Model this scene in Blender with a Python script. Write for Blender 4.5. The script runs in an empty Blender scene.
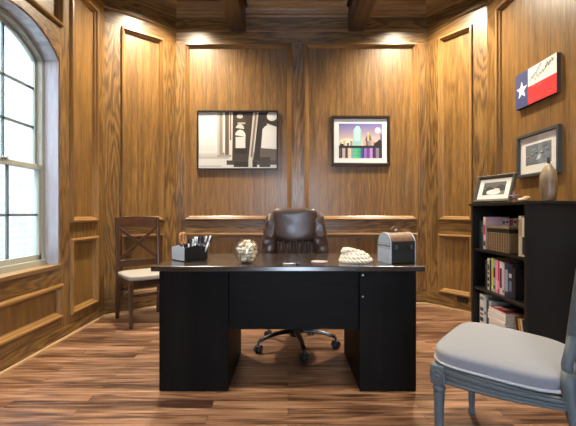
import bpy, bmesh, math, random
from mathutils import Matrix, Vector, noise
R = random.Random(7)
PI = math.pi
SC = bpy.context.scene
COL = SC.collection

# ------------------------------------------------------------------ mesh builder
class MB:
    def __init__(s):
        s.bm = bmesh.new(); s.uv = s.bm.loops.layers.uv.new('UVMap')
    def face(s, co, uvs=None, mi=0, M=None):
        vs = [s.bm.verts.new((M @ Vector(c)) if M else Vector(c)) for c in co]
        f = s.bm.faces.new(vs); f.material_index = mi
        if uvs:
            for l, u in zip(f.loops, uvs): l[s.uv].uv = u
        return f
    def box(s, x0, x1, y0, y1, z0, z1, M=None, g=2, mi=0, taper=None):
        lo = (min(x0,x1), min(y0,y1), min(z0,z1)); hi = (max(x0,x1), max(y0,y1), max(z0,z1))
        off = (R.uniform(0, 9), R.uniform(0, 9))
        P = [(x, y, z) for x in (lo[0], hi[0]) for y in (lo[1], hi[1]) for z in (lo[2], hi[2])]
        vs = [s.bm.verts.new((M @ Vector(p)) if M else Vector(p)) for p in P]
        for idx, a in (((0,1,3,2),0),((4,6,7,5),0),((0,4,5,1),1),((2,3,7,6),1),((0,2,6,4),2),((1,5,7,3),2)):
            f = s.bm.faces.new([vs[i] for i in idx]); f.material_index = mi
            oth = [k for k in range(3) if k != a]
            if g in oth: va = g; ua = [k for k in oth if k != g][0]
            else: ua, va = oth
            for l, i in zip(f.loops, idx):
                l[s.uv].uv = (P[i][ua] + off[0], P[i][va] + off[1])
        return s
    def grid(s, rows, mi=0, closeu=False, closev=False, uvf=None, caps=False, smooth=True):
        V = [[s.bm.verts.new(Vector(p)) for p in r] for r in rows]
        n, m = len(V), len(V[0])
        for i in range(n if closeu else n - 1):
            for j in range(m if closev else m - 1):
                q = (V[i][j], V[(i+1) % n][j], V[(i+1) % n][(j+1) % m], V[i][(j+1) % m])
                try: f = s.bm.faces.new(q)
                except ValueError: continue
                f.material_index = mi; f.smooth = smooth
                if uvf:
                    ij = ((i, j), (i+1, j), (i+1, j+1), (i, j+1))
                    for l, k in zip(f.loops, ij): l[s.uv].uv = uvf(*k)
        if caps:
            for r in (V[0], V[-1]):
                try:
                    f = s.bm.faces.new(r); f.material_index = mi
                except ValueError: pass
        return s
    def tube(s, pts, r, seg=10, closed=False, mi=0, lobes=None, M=None, flat=1.0):
        pts = [Vector(p) for p in pts]
        if M: pts = [M @ p for p in pts]
        n = len(pts); rs = r if isinstance(r, (list, tuple)) else [r] * n
        rows = []; up = None; L = 0.0; lens = []
        for i, p in enumerate(pts):
            if closed: t = pts[(i+1) % n] - pts[i-1]
            else: t = pts[min(i+1, n-1)] - pts[max(i-1, 0)]
            t.normalize()
            if up is None: up = Vector((0, 0, 1)) if abs(t.z) < .9 else Vector((1, 0, 0))
            b = t.cross(up); b.normalize(); up = b.cross(t); up.normalize()
            if i: L += (pts[i] - pts[i-1]).length
            lens.append(L); row = []
            for k in range(seg):
                a = 2 * PI * k / seg; rr = rs[i]
                if lobes: rr *= 1 + lobes[1] * abs(math.sin(1.5 * (a + lobes[0] * L))) - lobes[1] * .5
                row.append(p + b * math.cos(a) * rr + up * math.sin(a) * rr * flat)
            rows.append(row)
        s.grid(rows, mi, closeu=closed, closev=True, caps=not closed,
               uvf=lambda i, j: (j / seg * 2 * PI * rs[0], lens[min(i, n-1)]))
        return s
    def lathe(s, prof, M=None, seg=24, mi=0, flute=None):
        rows = []
        for r, z in prof:
            row = []
            for k in range(seg):
                a = 2 * PI * k / seg; rr = r
                if flute and flute[1] < z < flute[2]: rr *= 1 - flute[3] * (.5 - .5 * math.cos(a * flute[0]))
                p = Vector((rr * math.cos(a), rr * math.sin(a), z)); row.append(M @ p if M else p)
            rows.append(row)
        s.grid(rows, mi, closev=True, caps=True, uvf=lambda i, j: (j / seg * .2, prof[min(i, len(prof)-1)][1]))
        return s
    def prism(s, pts, n0, n1, M=None, mi=0, g=1):
        # pts in (u,z); extruded along the middle axis from n0 to n1
        a = [Vector((u, n0, z)) for u, z in pts]; b = [Vector((u, n1, z)) for u, z in pts]
        off = R.uniform(0, 9)
        T = (lambda p: M @ p) if M else (lambda p: p)
        va = [s.bm.verts.new(T(p)) for p in a]; vb = [s.bm.verts.new(T(p)) for p in b]
        def setuv(f, src):
            for l, (u, z) in zip(f.loops, src): l[s.uv].uv = (u + off, z + off) if g == 1 else (z + off, u + off)
        f = s.bm.faces.new(va); f.material_index = mi; setuv(f, pts)
        f = s.bm.faces.new(vb[::-1]); f.material_index = mi; setuv(f, pts[::-1])
        n = len(pts)
        for i in range(n):
            j = (i+1) % n
            f = s.bm.faces.new((va[i], vb[i], vb[j], va[j])); f.material_index = mi
            for l, k in zip(f.loops, (0, 1, 2, 3)):
                l[s.uv].uv = ((n0, n1, n1, n0)[k] + off, i * .01 + off)
        return s
    def rect(s, u0, u1, z0, z1, prof, M, mi=0):
        # moulding profile (inset, n) swept round a rectangle with mitred corners
        off = R.uniform(0, 9)
        for (ua, za, su, sz), (ub, zb, tu, tz) in (((u0,z0,1,1),(u1,z0,-1,1)), ((u1,z0,-1,1),(u1,z1,-1,-1)),
                                                   ((u1,z1,-1,-1),(u0,z1,1,-1)), ((u0,z1,1,-1),(u0,z0,1,1))):
            L = abs(ub - ua) + abs(zb - za); acc = 0
            for (i0, n0), (i1, n1) in zip(prof, prof[1:]):
                d = math.hypot(i1-i0, n1-n0)
                s.face([(ua+su*i0, n0, za+sz*i0), (ub+tu*i0, n0, zb+tz*i0), (ub+tu*i1, n1, zb+tz*i1), (ua+su*i1, n1, za+sz*i1)],
                       [(acc+off, off), (acc+off, off+L), (acc+d+off, off+L), (acc+d+off, off)], mi, M)
                acc += d
        return s
    def pillow(s, c, dims, k=4, n=10, deform=None, M=None, mi=0):
        # rounded, bulging cushion: a superellipsoid from a cube grid
        c = Vector(c); cache = {}
        def vert(p):
            key = tuple(round(x, 4) for x in p)
            if key not in cache:
                nn = sum(abs(x) ** k for x in p) ** (1 / k)
                q = Vector([p[i] / nn * dims[i] / 2 for i in range(3)])
                if deform: q = Vector(deform(q))
                q = c + q
                cache[key] = s.bm.verts.new(M @ q if M else q)
            return cache[key]
        for a in range(3):
            b, d = (a+1) % 3, (a+2) % 3
            for sg in (-1, 1):
                for i in range(n):
                    for j in range(n):
                        co = []
                        for ii, jj in ((i, j), (i+1, j), (i+1, j+1), (i, j+1)):
                            p = [0, 0, 0]; p[a] = sg; p[b] = math.tan((-1+2*ii/n) * PI/4); p[d] = math.tan((-1+2*jj/n) * PI/4)
                            co.append(p)
                        f = s.bm.faces.new([vert(p) for p in (co if sg > 0 else co[::-1])])
                        f.smooth = True; f.material_index = mi
                        for l, p in zip(f.loops, co): l[s.uv].uv = (p[b] * dims[b] / 2, p[d] * dims[d] / 2)
        return s
    def build(s, name, mats, parent=None, smooth=False, bevel=0, sub=0, weld=False, solid=0):
        if weld: bmesh.ops.remove_doubles(s.bm, verts=s.bm.verts, dist=1e-5)
        bmesh.ops.recalc_face_normals(s.bm, faces=s.bm.faces)
        me = bpy.data.meshes.new(name)
        if smooth:
            for f in s.bm.faces: f.smooth = True
        s.bm.to_mesh(me); s.bm.free()
        o = bpy.data.objects.new(name, me); COL.objects.link(o)
        for m in (mats if isinstance(mats, (list, tuple)) else [mats]): me.materials.append(m)
        if parent: 
            o.parent = parent; o.matrix_parent_inverse = parent_inv(parent)
        if solid:
            m = o.modifiers.new('thick', 'SOLIDIFY'); m.thickness = solid; m.offset = 0
        if bevel:
            m = o.modifiers.new('bevel', 'BEVEL'); m.width = bevel; m.segments = 2; m.limit_method = 'ANGLE'; m.angle_limit = .6
        if sub:
            m = o.modifiers.new('sub', 'SUBSURF'); m.levels = sub; m.render_levels = sub
        return o
def world_m(o):
    M = o.matrix_basis.copy()
    while o.parent:
        M = o.parent.matrix_basis @ o.matrix_parent_inverse @ M if False else (o.parent.matrix_basis @ (o.matrix_parent_inverse @ M)); o = o.parent
    return M
def parent_inv(p): return world_m(p).inverted()

def tag(o, label, cat, group=None):
    o['label'] = label; o['category'] = cat
    if group: o['group'] = group
    return o
def thing(name, label, cat, loc=(0, 0, 0), group=None):
    o = bpy.data.objects.new(name, None); o.empty_display_size = .05; COL.objects.link(o); o.location = loc
    return tag(o, label, cat, group)
def struct(o): o['kind'] = 'structure'; return o
def TR(x, y, z, rz=0): return Matrix.Translation((x, y, z)) @ Matrix.Rotation(rz, 4, 'Z')

# ------------------------------------------------------------------ materials
def new_mat(name):
    m = bpy.data.materials.new(name); m.use_nodes = True
    nt = m.node_tree; b = nt.nodes['Principled BSDF']
    return m, nt, b
def N(nt, t, **kw):
    n = nt.nodes.new(t)
    for k, v in kw.items():
        if k == 'op': n.operation = v
        else: n.inputs[k].default_value = v
    return n
def plain(name, col, rough=.5, metal=0, spec=.5, trans=0, emit=None, coat=0, var=0, bump=0, scale=40, ior=1.45, sheen=0):
    m, nt, b = new_mat(name); c = (*col, 1)
    b.inputs['Base Color'].default_value = c; b.inputs['Roughness'].default_value = rough
    b.inputs['Metallic'].default_value = metal; b.inputs['Specular IOR Level'].default_value = spec
    b.inputs['Transmission Weight'].default_value = trans; b.inputs['IOR'].default_value = ior
    b.inputs['Coat Weight'].default_value = coat; b.inputs['Coat Roughness'].default_value = .2
    if sheen: b.inputs['Sheen Weight'].default_value = sheen
    if emit:
        b.inputs['Emission Color'].default_value = (*emit[0], 1); b.inputs['Emission Strength'].default_value = emit[1]
    if var or bump:
        tc = N(nt, 'ShaderNodeTexCoord'); no = N(nt, 'ShaderNodeTexNoise', Scale=scale, Detail=4)
        nt.links.new(tc.outputs['Object'], no.inputs['Vector'])
        if var:
            mx = nt.nodes.new('ShaderNodeMix'); mx.data_type = 'RGBA'
            mx.inputs[6].default_value = tuple(x * (1 - var) for x in col) + (1,)
            mx.inputs[7].default_value = tuple(min(1, x * (1 + var)) for x in col) + (1,)
            nt.links.new(no.outputs['Fac'], mx.inputs[0]); nt.links.new(mx.outputs[2], b.inputs['Base Color'])
        if bump:
            bp = N(nt, 'ShaderNodeBump', Strength=bump, Distance=.004)
            nt.links.new(no.outputs['Fac'], bp.inputs['Height']); nt.links.new(bp.outputs['Normal'], b.inputs['Normal'])
    return m
def ramp(nt, stops):
    r = nt.nodes.new('ShaderNodeValToRGB'); e = r.color_ramp.elements
    e[0].position, e[0].color = stops[0][0], (*stops[0][1], 1)
    e[1].position, e[1].color = stops[-1][0], (*stops[-1][1], 1)
    for p, c in stops[1:-1]:
        x = e.new(p); x.color = (*c, 1)
    return r
def wood(name, dark, mid, light, rough=.35, rings=26, grain=.55, coat=.25, bump=.25, across=3.2, coatr=.22, spec=.5, ringamp=.24, along=.11):
    # oak: cathedral growth rings plus fine pores, UV v runs along the grain (metres)
    m, nt, b = new_mat(name); L = nt.links.new
    tc = N(nt, 'ShaderNodeTexCoord')
    mp = N(nt, 'ShaderNodeMapping'); mp.inputs['Scale'].default_value = (across, across * along, 1)
    L(tc.outputs['UV'], mp.inputs['Vector'])
    n1 = N(nt, 'ShaderNodeTexNoise', Scale=1.0, Detail=3, Roughness=.45, Distortion=.25); L(mp.outputs[0], n1.inputs['Vector'])
    mul = N(nt, 'ShaderNodeMath', op='MULTIPLY'); mul.inputs[1].default_value = rings * 2 * PI / 3; L(n1.outputs['Fac'], mul.inputs[0])
    sn = N(nt, 'ShaderNodeMath', op='SINE'); L(mul.outputs[0], sn.inputs[0])
    mr = N(nt, 'ShaderNodeMapRange'); mr.inputs['From Min'].default_value = -1; mr.inputs['From Max'].default_value = 1; L(sn.outputs[0], mr.inputs['Value'])
    pw = N(nt, 'ShaderNodeMath', op='POWER'); pw.inputs[1].default_value = 1.8; L(mr.outputs[0], pw.inputs[0])
    mp2 = N(nt, 'ShaderNodeMapping'); mp2.inputs['Scale'].default_value = (170, 5.5, 1); L(tc.outputs['UV'], mp2.inputs['Vector'])
    n2 = N(nt, 'ShaderNodeTexNoise', Scale=1.0, Detail=3, Roughness=.6); L(mp2.outputs[0], n2.inputs['Vector'])
    mp3 = N(nt, 'ShaderNodeMapping'); mp3.inputs['Scale'].default_value = (30, .8, 1); L(tc.outputs['UV'], mp3.inputs['Vector'])
    n3 = N(nt, 'ShaderNodeTexNoise', Scale=1.0, Detail=4, Roughness=.6); L(mp3.outputs[0], n3.inputs['Vector'])
    a = N(nt, 'ShaderNodeMath', op='MULTIPLY'); a.inputs[1].default_value = ringamp; L(pw.outputs[0], a.inputs[0])
    c = N(nt, 'ShaderNodeMath', op='MULTIPLY_ADD'); c.inputs[1].default_value = grain; L(n2.outputs['Fac'], c.inputs[0]); L(a.outputs[0], c.inputs[2])
    d = N(nt, 'ShaderNodeMath', op='MULTIPLY_ADD'); d.inputs[1].default_value = .34; L(n3.outputs['Fac'], d.inputs[0]); L(c.outputs[0], d.inputs[2])
    r = ramp(nt, [(.32, light), (.50, mid), (.80, dark)]); L(d.outputs[0], r.inputs[0])
    L(r.outputs[0], b.inputs['Base Color'])
    b.inputs['Specular IOR Level'].default_value = spec
    b.inputs['Roughness'].default_value = rough; b.inputs['Coat Weight'].default_value = coat; b.inputs['Coat Roughness'].default_value = coatr
    bp = N(nt, 'ShaderNodeBump', Strength=bump, Distance=.002); bp.invert = True
    L(d.outputs[0], bp.inputs['Height']); L(bp.outputs[0], b.inputs['Normal'])
    return m
OAK = wood('oak_panelling', (.045, .021, .006), (.19, .096, .025), (.31, .175, .054), rough=.36, coat=.45, coatr=.26, rings=34, across=3.4, along=.07, ringamp=.10, grain=.75)
OAKS = wood('oak_stiles_and_rails', (.032, .0145, .004), (.15, .076, .021), (.28, .157, .048), rough=.36, coat=.45, coatr=.26, rings=44, across=4.6, along=.13, ringamp=.22, grain=.6)
OAKM = wood('oak_moulding', (.08, .035, .010), (.21, .108, .032), (.33, .185, .062), rough=.32, coat=.5, rings=8)
BEAMW = wood('dark_beam_wood', (.018, .009, .004), (.045, .023, .009), (.08, .042, .017), rough=.45, coat=.2)
ESP = wood('espresso_laminate', (.003, .0028, .0025), (.006, .005, .0045), (.011, .0085, .0075), rough=.5, rings=6, coat=.0, bump=.08, spec=.06)
ESPT = wood('espresso_desktop', (.016, .011, .009), (.026, .019, .016), (.036, .026, .022), rough=.22, rings=6, coat=.5, bump=.04, coatr=.16)
BLK = wood('black_bookcase', (.004, .004, .004), (.007, .0065, .006), (.011, .010, .009), rough=.42, rings=5, coat=.0, bump=.05, spec=.3)
CHERRY = wood('dark_cherry', (.015, .006, .0025), (.042, .015, .006), (.075, .028, .010), rough=.3, coat=.4, rings=8)
SHOE = wood('pale_shoe_moulding', (.18, .10, .045), (.32, .2, .10), (.42, .28, .15), rough=.4, coat=.2, rings=6)

def floor_mat():
    m, nt, b = new_mat('hardwood_floor'); L = nt.links.new
    tc = N(nt, 'ShaderNodeTexCoord')
    br = nt.nodes.new('ShaderNodeTexBrick')
    br.inputs['Color1'].default_value = (0, 0, 0, 1); br.inputs['Color2'].default_value = (1, 1, 1, 1); br.inputs['Mortar'].default_value = (.5, .5, .5, 1)
    br.inputs['Scale'].default_value = 1; br.inputs['Mortar Size'].default_value = .0012; br.inputs['Brick Width'].default_value = 1.15
    br.inputs['Row Height'].default_value = .082; br.offset = .37; br.inputs['Bias'].default_value = 0
    L(tc.outputs['Object'], br.inputs['Vector'])
    # per plank shift of the grain
    sc = N(nt, 'ShaderNodeVectorMath', op='SCALE'); sc.inputs[3].default_value = 7.3; L(br.outputs['Color'], sc.inputs[0])
    ad = N(nt, 'ShaderNodeVectorMath', op='ADD'); L(tc.outputs['Object'], ad.inputs[0]); L(sc.outputs[0], ad.inputs[1])
    mp = N(nt, 'ShaderNodeMapping'); mp.inputs['Scale'].default_value = (.8, 9, 1); L(ad.outputs[0], mp.inputs['Vector'])
    n1 = N(nt, 'ShaderNodeTexNoise', Scale=1, Detail=3, Distortion=.3); L(mp.outputs[0], n1.inputs['Vector'])
    mu = N(nt, 'ShaderNodeMath', op='MULTIPLY'); mu.inputs[1].default_value = 42; L(n1.outputs['Fac'], mu.inputs[0])
    sn = N(nt, 'ShaderNodeMath', op='SINE'); L(mu.outputs[0], sn.inputs[0])
    mp2 = N(nt, 'ShaderNodeMapping'); mp2.inputs['Scale'].default_value = (3, 75, 1); L(ad.outputs[0], mp2.inputs['Vector'])
    n2 = N(nt, 'ShaderNodeTexNoise', Scale=1, Detail=4); L(mp2.outputs[0], n2.inputs['Vector'])
    a = N(nt, 'ShaderNodeMath', op='MULTIPLY_ADD'); a.inputs[1].default_value = .10; a.inputs[2].default_value = .0; L(sn.outputs[0], a.inputs[0])
    c = N(nt, 'ShaderNodeMath', op='MULTIPLY_ADD'); c.inputs[1].default_value = .8; L(n2.outputs['Fac'], c.inputs[0]); L(a.outputs[0], c.inputs[2])
    bw = N(nt, 'ShaderNodeSeparateColor'); L(br.outputs['Color'], bw.inputs[0])
    d = N(nt, 'ShaderNodeMath', op='MULTIPLY_ADD'); d.inputs[1].default_value = .26; L(bw.outputs[0], d.inputs[0]); L(c.outputs[0], d.inputs[2])
    r = ramp(nt, [(.2, (.40, .24, .15)), (.44, (.225, .115, .064)), (.72, (.040, .016, .009))]); L(d.outputs[0], r.inputs[0])
    mx = nt.nodes.new('ShaderNodeMix'); mx.data_type = 'RGBA'; mx.inputs[7].default_value = (.02, .008, .004, 1)
    L(br.outputs['Fac'], mx.inputs[0]); L(r.outputs[0], mx.inputs[6]); L(mx.outputs[2], b.inputs['Base Color'])
    b.inputs['Roughness'].default_value = .33; b.inputs['Coat Weight'].default_value = .5; b.inputs['Coat Roughness'].default_value = .2
    bp = N(nt, 'ShaderNodeBump', Strength=.25, Distance=.003); bp.invert = True
    L(d.outputs[0], bp.inputs['Height']); L(bp.outputs[0], b.inputs['Normal'])
    return m
FLOOR = floor_mat()
def brick_mat():
    m, nt, b = new_mat('pale_brick'); L = nt.links.new
    tc = N(nt, 'ShaderNodeTexCoord')
    br = nt.nodes.new('ShaderNodeTexBrick')
    br.inputs['Color1'].default_value = (.062, .048, .037, 1); br.inputs['Color2'].default_value = (.084, .067, .053, 1); br.inputs['Mortar'].default_value = (.098, .081, .067, 1)
    br.inputs['Scale'].default_value = 1; br.inputs['Mortar Size'].default_value = .014; br.inputs['Brick Width'].default_value = .26; br.inputs['Row Height'].default_value = .105
    L(tc.outputs['UV'], br.inputs['Vector']); L(br.outputs['Color'], b.inputs['Base Color']); b.inputs['Roughness'].default_value = .9
    return m
BRICK = brick_mat()
GROUND = plain('outside_ground', (.35, .36, .3), .9, var=.3, scale=3)
WINF = plain('window_paint', (.30, .30, .25), .45)
MUNT = plain('muntin_paint', (.10, .125, .125), .45)
GLASS = None
def glass_mat(name, tint=(1, 1, 1), refl=.08):
    m, nt, b = new_mat(name); L = nt.links.new
    nt.nodes.remove(b); out = [n for n in nt.nodes if n.type == 'OUTPUT_MATERIAL'][0]
    t = N(nt, 'ShaderNodeBsdfTransparent', Color=(*tint, 1)); g = N(nt, 'ShaderNodeBsdfGlossy', Roughness=.02)
    lw = N(nt, 'ShaderNodeLayerWeight', Blend=.5); pw = N(nt, 'ShaderNodeMath', op='POWER'); pw.inputs[1].default_value = 3; L(lw.outputs['Facing'], pw.inputs[0])
    fr = N(nt, 'ShaderNodeMath', op='MULTIPLY_ADD'); fr.inputs[1].default_value = .8; fr.inputs[2].default_value = refl*.5; L(pw.outputs[0], fr.inputs[0]); mx = nt.nodes.new('ShaderNodeMixShader')
    L(fr.outputs[0], mx.inputs[0]); L(t.outputs[0], mx.inputs[1]); L(g.outputs[0], mx.inputs[2]); L(mx.outputs[0], out.inputs['Surface'])
    return m
GLASS = glass_mat('window_glass', (.97, 1, 1))
BOWLG = glass_mat('bowl_glass', (.96, .98, .98), .2)
PGLASS = glass_mat('picture_glass')
JAMB = wood('jamb_wood_painted_sheen', (.22, .20, .21), (.38, .36, .39), (.47, .45, .49), rough=.3, coat=.6, rings=8)  # same wood as the walls, paled to paint in glancing daylight sheen
SILLM = OAKM
LEATH = plain('brown_leather', (.052, .030, .023), .38, coat=.2, var=.35, bump=.25, scale=35)
PLASTIC = plain('black_plastic', (.008, .008, .009), .3, coat=.2)
CHROME = plain('dark_metal', (.25, .25, .26), .3, metal=1)
STEEL = plain('steel', (.55, .56, .58), .28, metal=1)
CREAM = plain('cream_fabric', (.23, .205, .18), .85, var=.12, bump=.3, scale=90)
GREYF = plain('grey_linen', (.155, .16, .185), .9, var=.12, bump=.25, scale=120, sheen=.2)
GREYW = plain('grey_paint', (.062, .077, .088), .5, var=.25, scale=25)
PIPE = plain('pale_piping', (.34, .35, .37), .8)
WHITE = plain('white_mat_board', (.78, .78, .77), .7)
PAPER = plain('paper', (.72, .68, .6), .8, var=.15, scale=60)
FRB = plain('black_frame', (.008, .007, .007), .35, coat=.2)
FRBR = plain('brown_black_frame', (.018, .010, .007), .35, coat=.2)
FRG = plain('grey_frame', (.035, .04, .043), .4, coat=.2)
FRP = plain('dark_pewter_frame', (.055, .045, .036), .4, var=.3, scale=30)

# ------------------------------------------------------------------ room plan (camera stands at 0,0)
CAMH = 1.08
CEIL = 3.56
P = [(-1.95, -1.6), (-1.95, 4.05), (-1.338, 4.6), (1.66, 4.6), (2.088, 4.0), (2.088, -1.6)]
SIDES = ['left', 'bay_left', 'back', 'bay_right', 'right']
def wallM(i):
    a, b = Vector(P[i]), Vector(P[i+1]); d = (b - a).normalized(); n = Vector((d.y, -d.x))
    M = Matrix(((d.x, n.x, 0, a.x), (d.y, n.y, 0, a.y), (0, 0, 1, 0), (0, 0, 0, 1)))
    return M, (b - a).length
def mitre(i, n):
    pts = []
    a = Vector(P[i])
    def nrm(k):
        d = (Vector(P[k+1]) - Vector(P[k])).normalized(); return Vector((d.y, -d.x))
    if i == 0: return a + nrm(0) * n
    if i == len(P) - 1: return a + nrm(i-1) * n
    n0, n1 = nrm(i-1), nrm(i); h = (n0 + n1).normalized()
    return a + h * (n / h.dot(n0))
def run(i, prof, name, mat, smooth=False):
    mb = MB(); off = R.uniform(0, 9); acc = 0
    L = (Vector(P[i+1]) - Vector(P[i])).length
    for (n0, z0), (n1, z1) in zip(prof, prof[1:]):
        d = math.hypot(n1-n0, z1-z0); A, B, C_, D = mitre(i, n0), mitre(i+1, n0), mitre(i+1, n1), mitre(i, n1)
        mb.face([(A.x, A.y, z0), (B.x, B.y, z0), (C_.x, C_.y, z1), (D.x, D.y, z1)],
                [(acc+off, off), (acc+off, off+L), (acc+d+off, off+L), (acc+d+off, off)])
        acc += d
    return struct(mb.build(name, mat))
T_ = .024
ZU0, ZU1, ZL0, ZL1 = 1.0, 3.09, .175, .835
MOULD = [(-.006, T_), (-.006, T_+.016), (.001, T_+.025), (.014, T_+.027), (.021, T_+.020), (.024, T_+.004), (.031, T_+.003), (.037, T_-.004), (.040, .006), (.046, .001)]
trimn = [0]
def moulding(rects, M):
    for (u0, u1, z0, z1) in rects:
        trimn[0] += 1
        struct(MB().rect(u0, u1, z0, z1, MOULD, M).build('trim_%d' % trimn[0], OAKM))
def panelled(i, panels, name, uspan=None):
    # panels: list of (u0,u1) columns, each with an upper and lower panel
    M, L = wallM(i); mb = MB()
    mb.box(-.05, L+.05, -.12, 0, -.05, CEIL+.05, M)
    us = [0] + [v for p in panels for v in p] + [L]
    for a, b in zip(us[::2], us[1::2]): mb.box(a, b, 0, T_, ZL0, ZU1, M, g=2, mi=1)
    for z0, z1 in ((0, ZL0), (ZU1, 3.255), (3.255, CEIL)): mb.box(0, L, 0, T_, z0, z1, M, g=0, mi=1)
    for (a, b) in panels:
        for z0, z1 in ((ZL1, ZU0),): mb.box(a, b, 0, T_, z0, z1, M, g=0, mi=1)
    struct(mb.build('wall_' + name, [OAK, OAKS]))
    moulding([(a, b, z0, z1) for a, b in panels for z0, z1 in ((ZL0, ZL1), (ZU0, ZU1))], M)
def at(i, t): return t * (Vector(P[i+1]) - Vector(P[i])).length
panelled(1, [(at(1, .225), at(1, .79))], 'bay_left')
panelled(2, [(.119, 1.374), (1.541, 2.868)], 'back')
panelled(3, [(at(3, .245), at(3, .775))], 'bay_right')
panelled(4, [(.21, 1.75), (1.93, 3.4), (3.6, 5.3)], 'right')

# left wall with the arched window
WY0, WY1, WZ0, WSP, RISE = 2.30, 3.255, .645, 2.366, .20
WC = (WY0 + WY1) / 2; WH = (WY1 - WY0) / 2; ARAD = (WH**2 + RISE**2) / (2 * RISE)
def arch(inset=0, n=24):
    r = ARAD - inset; h = WH - inset; zc = WSP + RISE - ARAD
    a0 = math.asin(h / r)
    return [(WC + r * math.sin(-a0 + 2*a0*k/n), zc + r * math.cos(-a0 + 2*a0*k/n)) for k in range(n+1)]
ML, LL = wallM(0); Y0 = P[0][1]
def uy(y): return y - Y0
mb = MB()
def wallpiece(y0, y1, z0, z1, n0=-.12, n1=0, g=2): mb.box(uy(y0), uy(y1), n0, n1, z0, z1, ML, g=g, mi=1 if n1 > 0 else 0)
wallpiece(Y0, WY0, -.05, CEIL+.05); wallpiece(WY1, 4.10, -.05, CEIL+.05); wallpiece(WY0, WY1, -.05, WZ0)
A = arch()
for n0, n1, ztop in ((-.12, 0, CEIL+.05), (0, T_, 2.665)):
    for (ya, za), (yb, zb) in zip(A, A[1:]):
        mb.prism([(uy(ya), za), (uy(yb), zb), (uy(yb), ztop), (uy(ya), ztop)], n0, n1, ML, g=0, mi=1 if n1 > 0 else 0)
for a, b in ((3.27, 3.405), (3.875, 4.05), (2.12, 2.28)): wallpiece(a, b, 0, CEIL, 0, T_)
wallpiece(2.28, WY0, WZ0, 2.665, 0, T_); wallpiece(WY1, 3.27, WZ0, 2.665, 0, T_)
for z0, z1 in ((0, ZL0+.01), (ZL1+.01, ZU0), (ZU1+.03, 3.255), (3.255, CEIL)): wallpiece(3.405, 3.875, z0, z1, 0, T_, g=1)
mb_pairs = ((0, .2), (.475, WZ0), (3.12, 3.255), (3.255, CEIL))
for z0, z1 in mb_pairs: mb.box(uy(2.28), uy(3.27), 0, T_, z0, z1, ML, g=0, mi=1)
for z0, z1 in ((0, ZL0), (ZL1, ZU0), (ZU1, CEIL)): mb.box(0, uy(2.12), 0, T_, z0, z1, ML, g=0, mi=1)
struct(mb.build('wall_left', [OAK, OAKS]))
moulding([(uy(3.405), uy(3.875), ZL0+.01, ZL1+.01), (uy(3.405), uy(3.875), ZU0, ZU1+.03),
          (uy(2.28), uy(3.27), .2, .475), (uy(2.28), uy(3.27), 2.665, 3.12)], ML)

# mouldings that run round the room
FRZ = [(T_, 3.235), (T_+.008, 3.235), (T_+.018, 3.243), (T_+.020, 3.252), (T_+.012, 3.258), (T_, 3.264)]
CRN = [(T_, 3.405), (T_+.014, 3.405), (T_+.022, 3.418), (T_+.016, 3.428), (T_+.016, 3.436), (T_+.03, 3.440), (T_+.04, 3.455), (T_+.036, 3.47),
       (T_+.045, 3.485), (T_+.07, 3.515), (T_+.10, 3.535), (T_+.115, 3.538), (T_+.12, 3.56)]
SHO = [(T_, .10), (T_+.004, .10), (T_+.006, .092), (T_+.006, .018), (T_+.010, .017), (T_+.014, .014), (T_+.017, .008), (T_+.018, 0)]
for i, nm in enumerate(SIDES):
    trimn[0] += 1; run(i, FRZ, 'trim_%d' % trimn[0], OAKM)
    trimn[0] += 1; run(i, CRN, 'trim_%d' % trimn[0], OAKM)
    run(i, SHO[:4], 'baseboard_%s' % nm, OAKS)
    trimn[0] += 1; run(i, SHO[3:], 'trim_%d' % trimn[0], SHOE)

struct(MB().box(-2.07, 2.21, -1.6, 4.72, -.08, 0).build('floor', FLOOR))
struct(MB().box(-2.07, 2.21, -1.6, 4.72, CEIL, CEIL+.1, g=0).build('ceiling', OAK))
# unseen wall behind the camera; its narrow opening is sized for sky fill
mb = MB()
mb.box(-2.07, -.15, -1.72, -1.6, 0, CEIL+.05); mb.box(.45, 2.21, -1.72, -1.6, 0, CEIL+.05); mb.box(-.15, .45, -1.72, -1.6, 2.08, CEIL+.05, g=0)
struct(mb.build('wall_front', OAK))
for k, (x0, x1) in enumerate(((-.685, -.50), (.715, .90))):
    mb = MB().box(x0, x1, -1.6, 4.58, 3.235, CEIL, g=1)
    mb.box(x0-.03, x1+.03, -1.6, 4.58, 3.50, CEIL, g=1)
    struct(mb.build('ceiling_beam', BEAMW, bevel=.006))

# window
win = bpy.data.objects.new('window_1', None); COL.objects.link(win); win.location = (-2.0, WC, WZ0); struct(win)
def archband(mb, in0, in1, n0, n1, zb):
    a, b = arch(in0), arch(in1)
    for k in range(len(a)-1):
        mb.prism([(uy(a[k][0]), a[k][1]), (uy(a[k+1][0]), a[k+1][1]), (uy(b[k+1][0]), b[k+1][1]), (uy(b[k][0]), b[k][1])], n0, n1, ML)
    for sgn in (0, -1):
        ya, yb = a[sgn][0], b[sgn][0]
        mb.box(uy(ya), uy(yb), n0, n1, zb, a[sgn][1], ML) if True else None
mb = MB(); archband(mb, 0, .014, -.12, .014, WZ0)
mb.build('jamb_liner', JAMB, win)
mb = MB(); archband(mb, .014, .052, -.17, -.095, WZ0); mb.box(uy(WY0+.014), uy(WY1-.014), -.17, -.08, WZ0, WZ0+.05, ML, g=0)
mb.build('window_frame', WINF, win, bevel=.003)
mb = MB().box(uy(WY0-.02), uy(WY1+.02), -.10, .035, WZ0-.03, WZ0+.004, ML, g=0).box(uy(WY0-.01), uy(WY1+.01), 0, .022, WZ0-.05, WZ0-.03, ML, g=0)
mb.build('sill', OAKM, win, bevel=.004)
gy0, gy1 = WY0+.052, WY1-.052
mb = MB()  # lower sash
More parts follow.
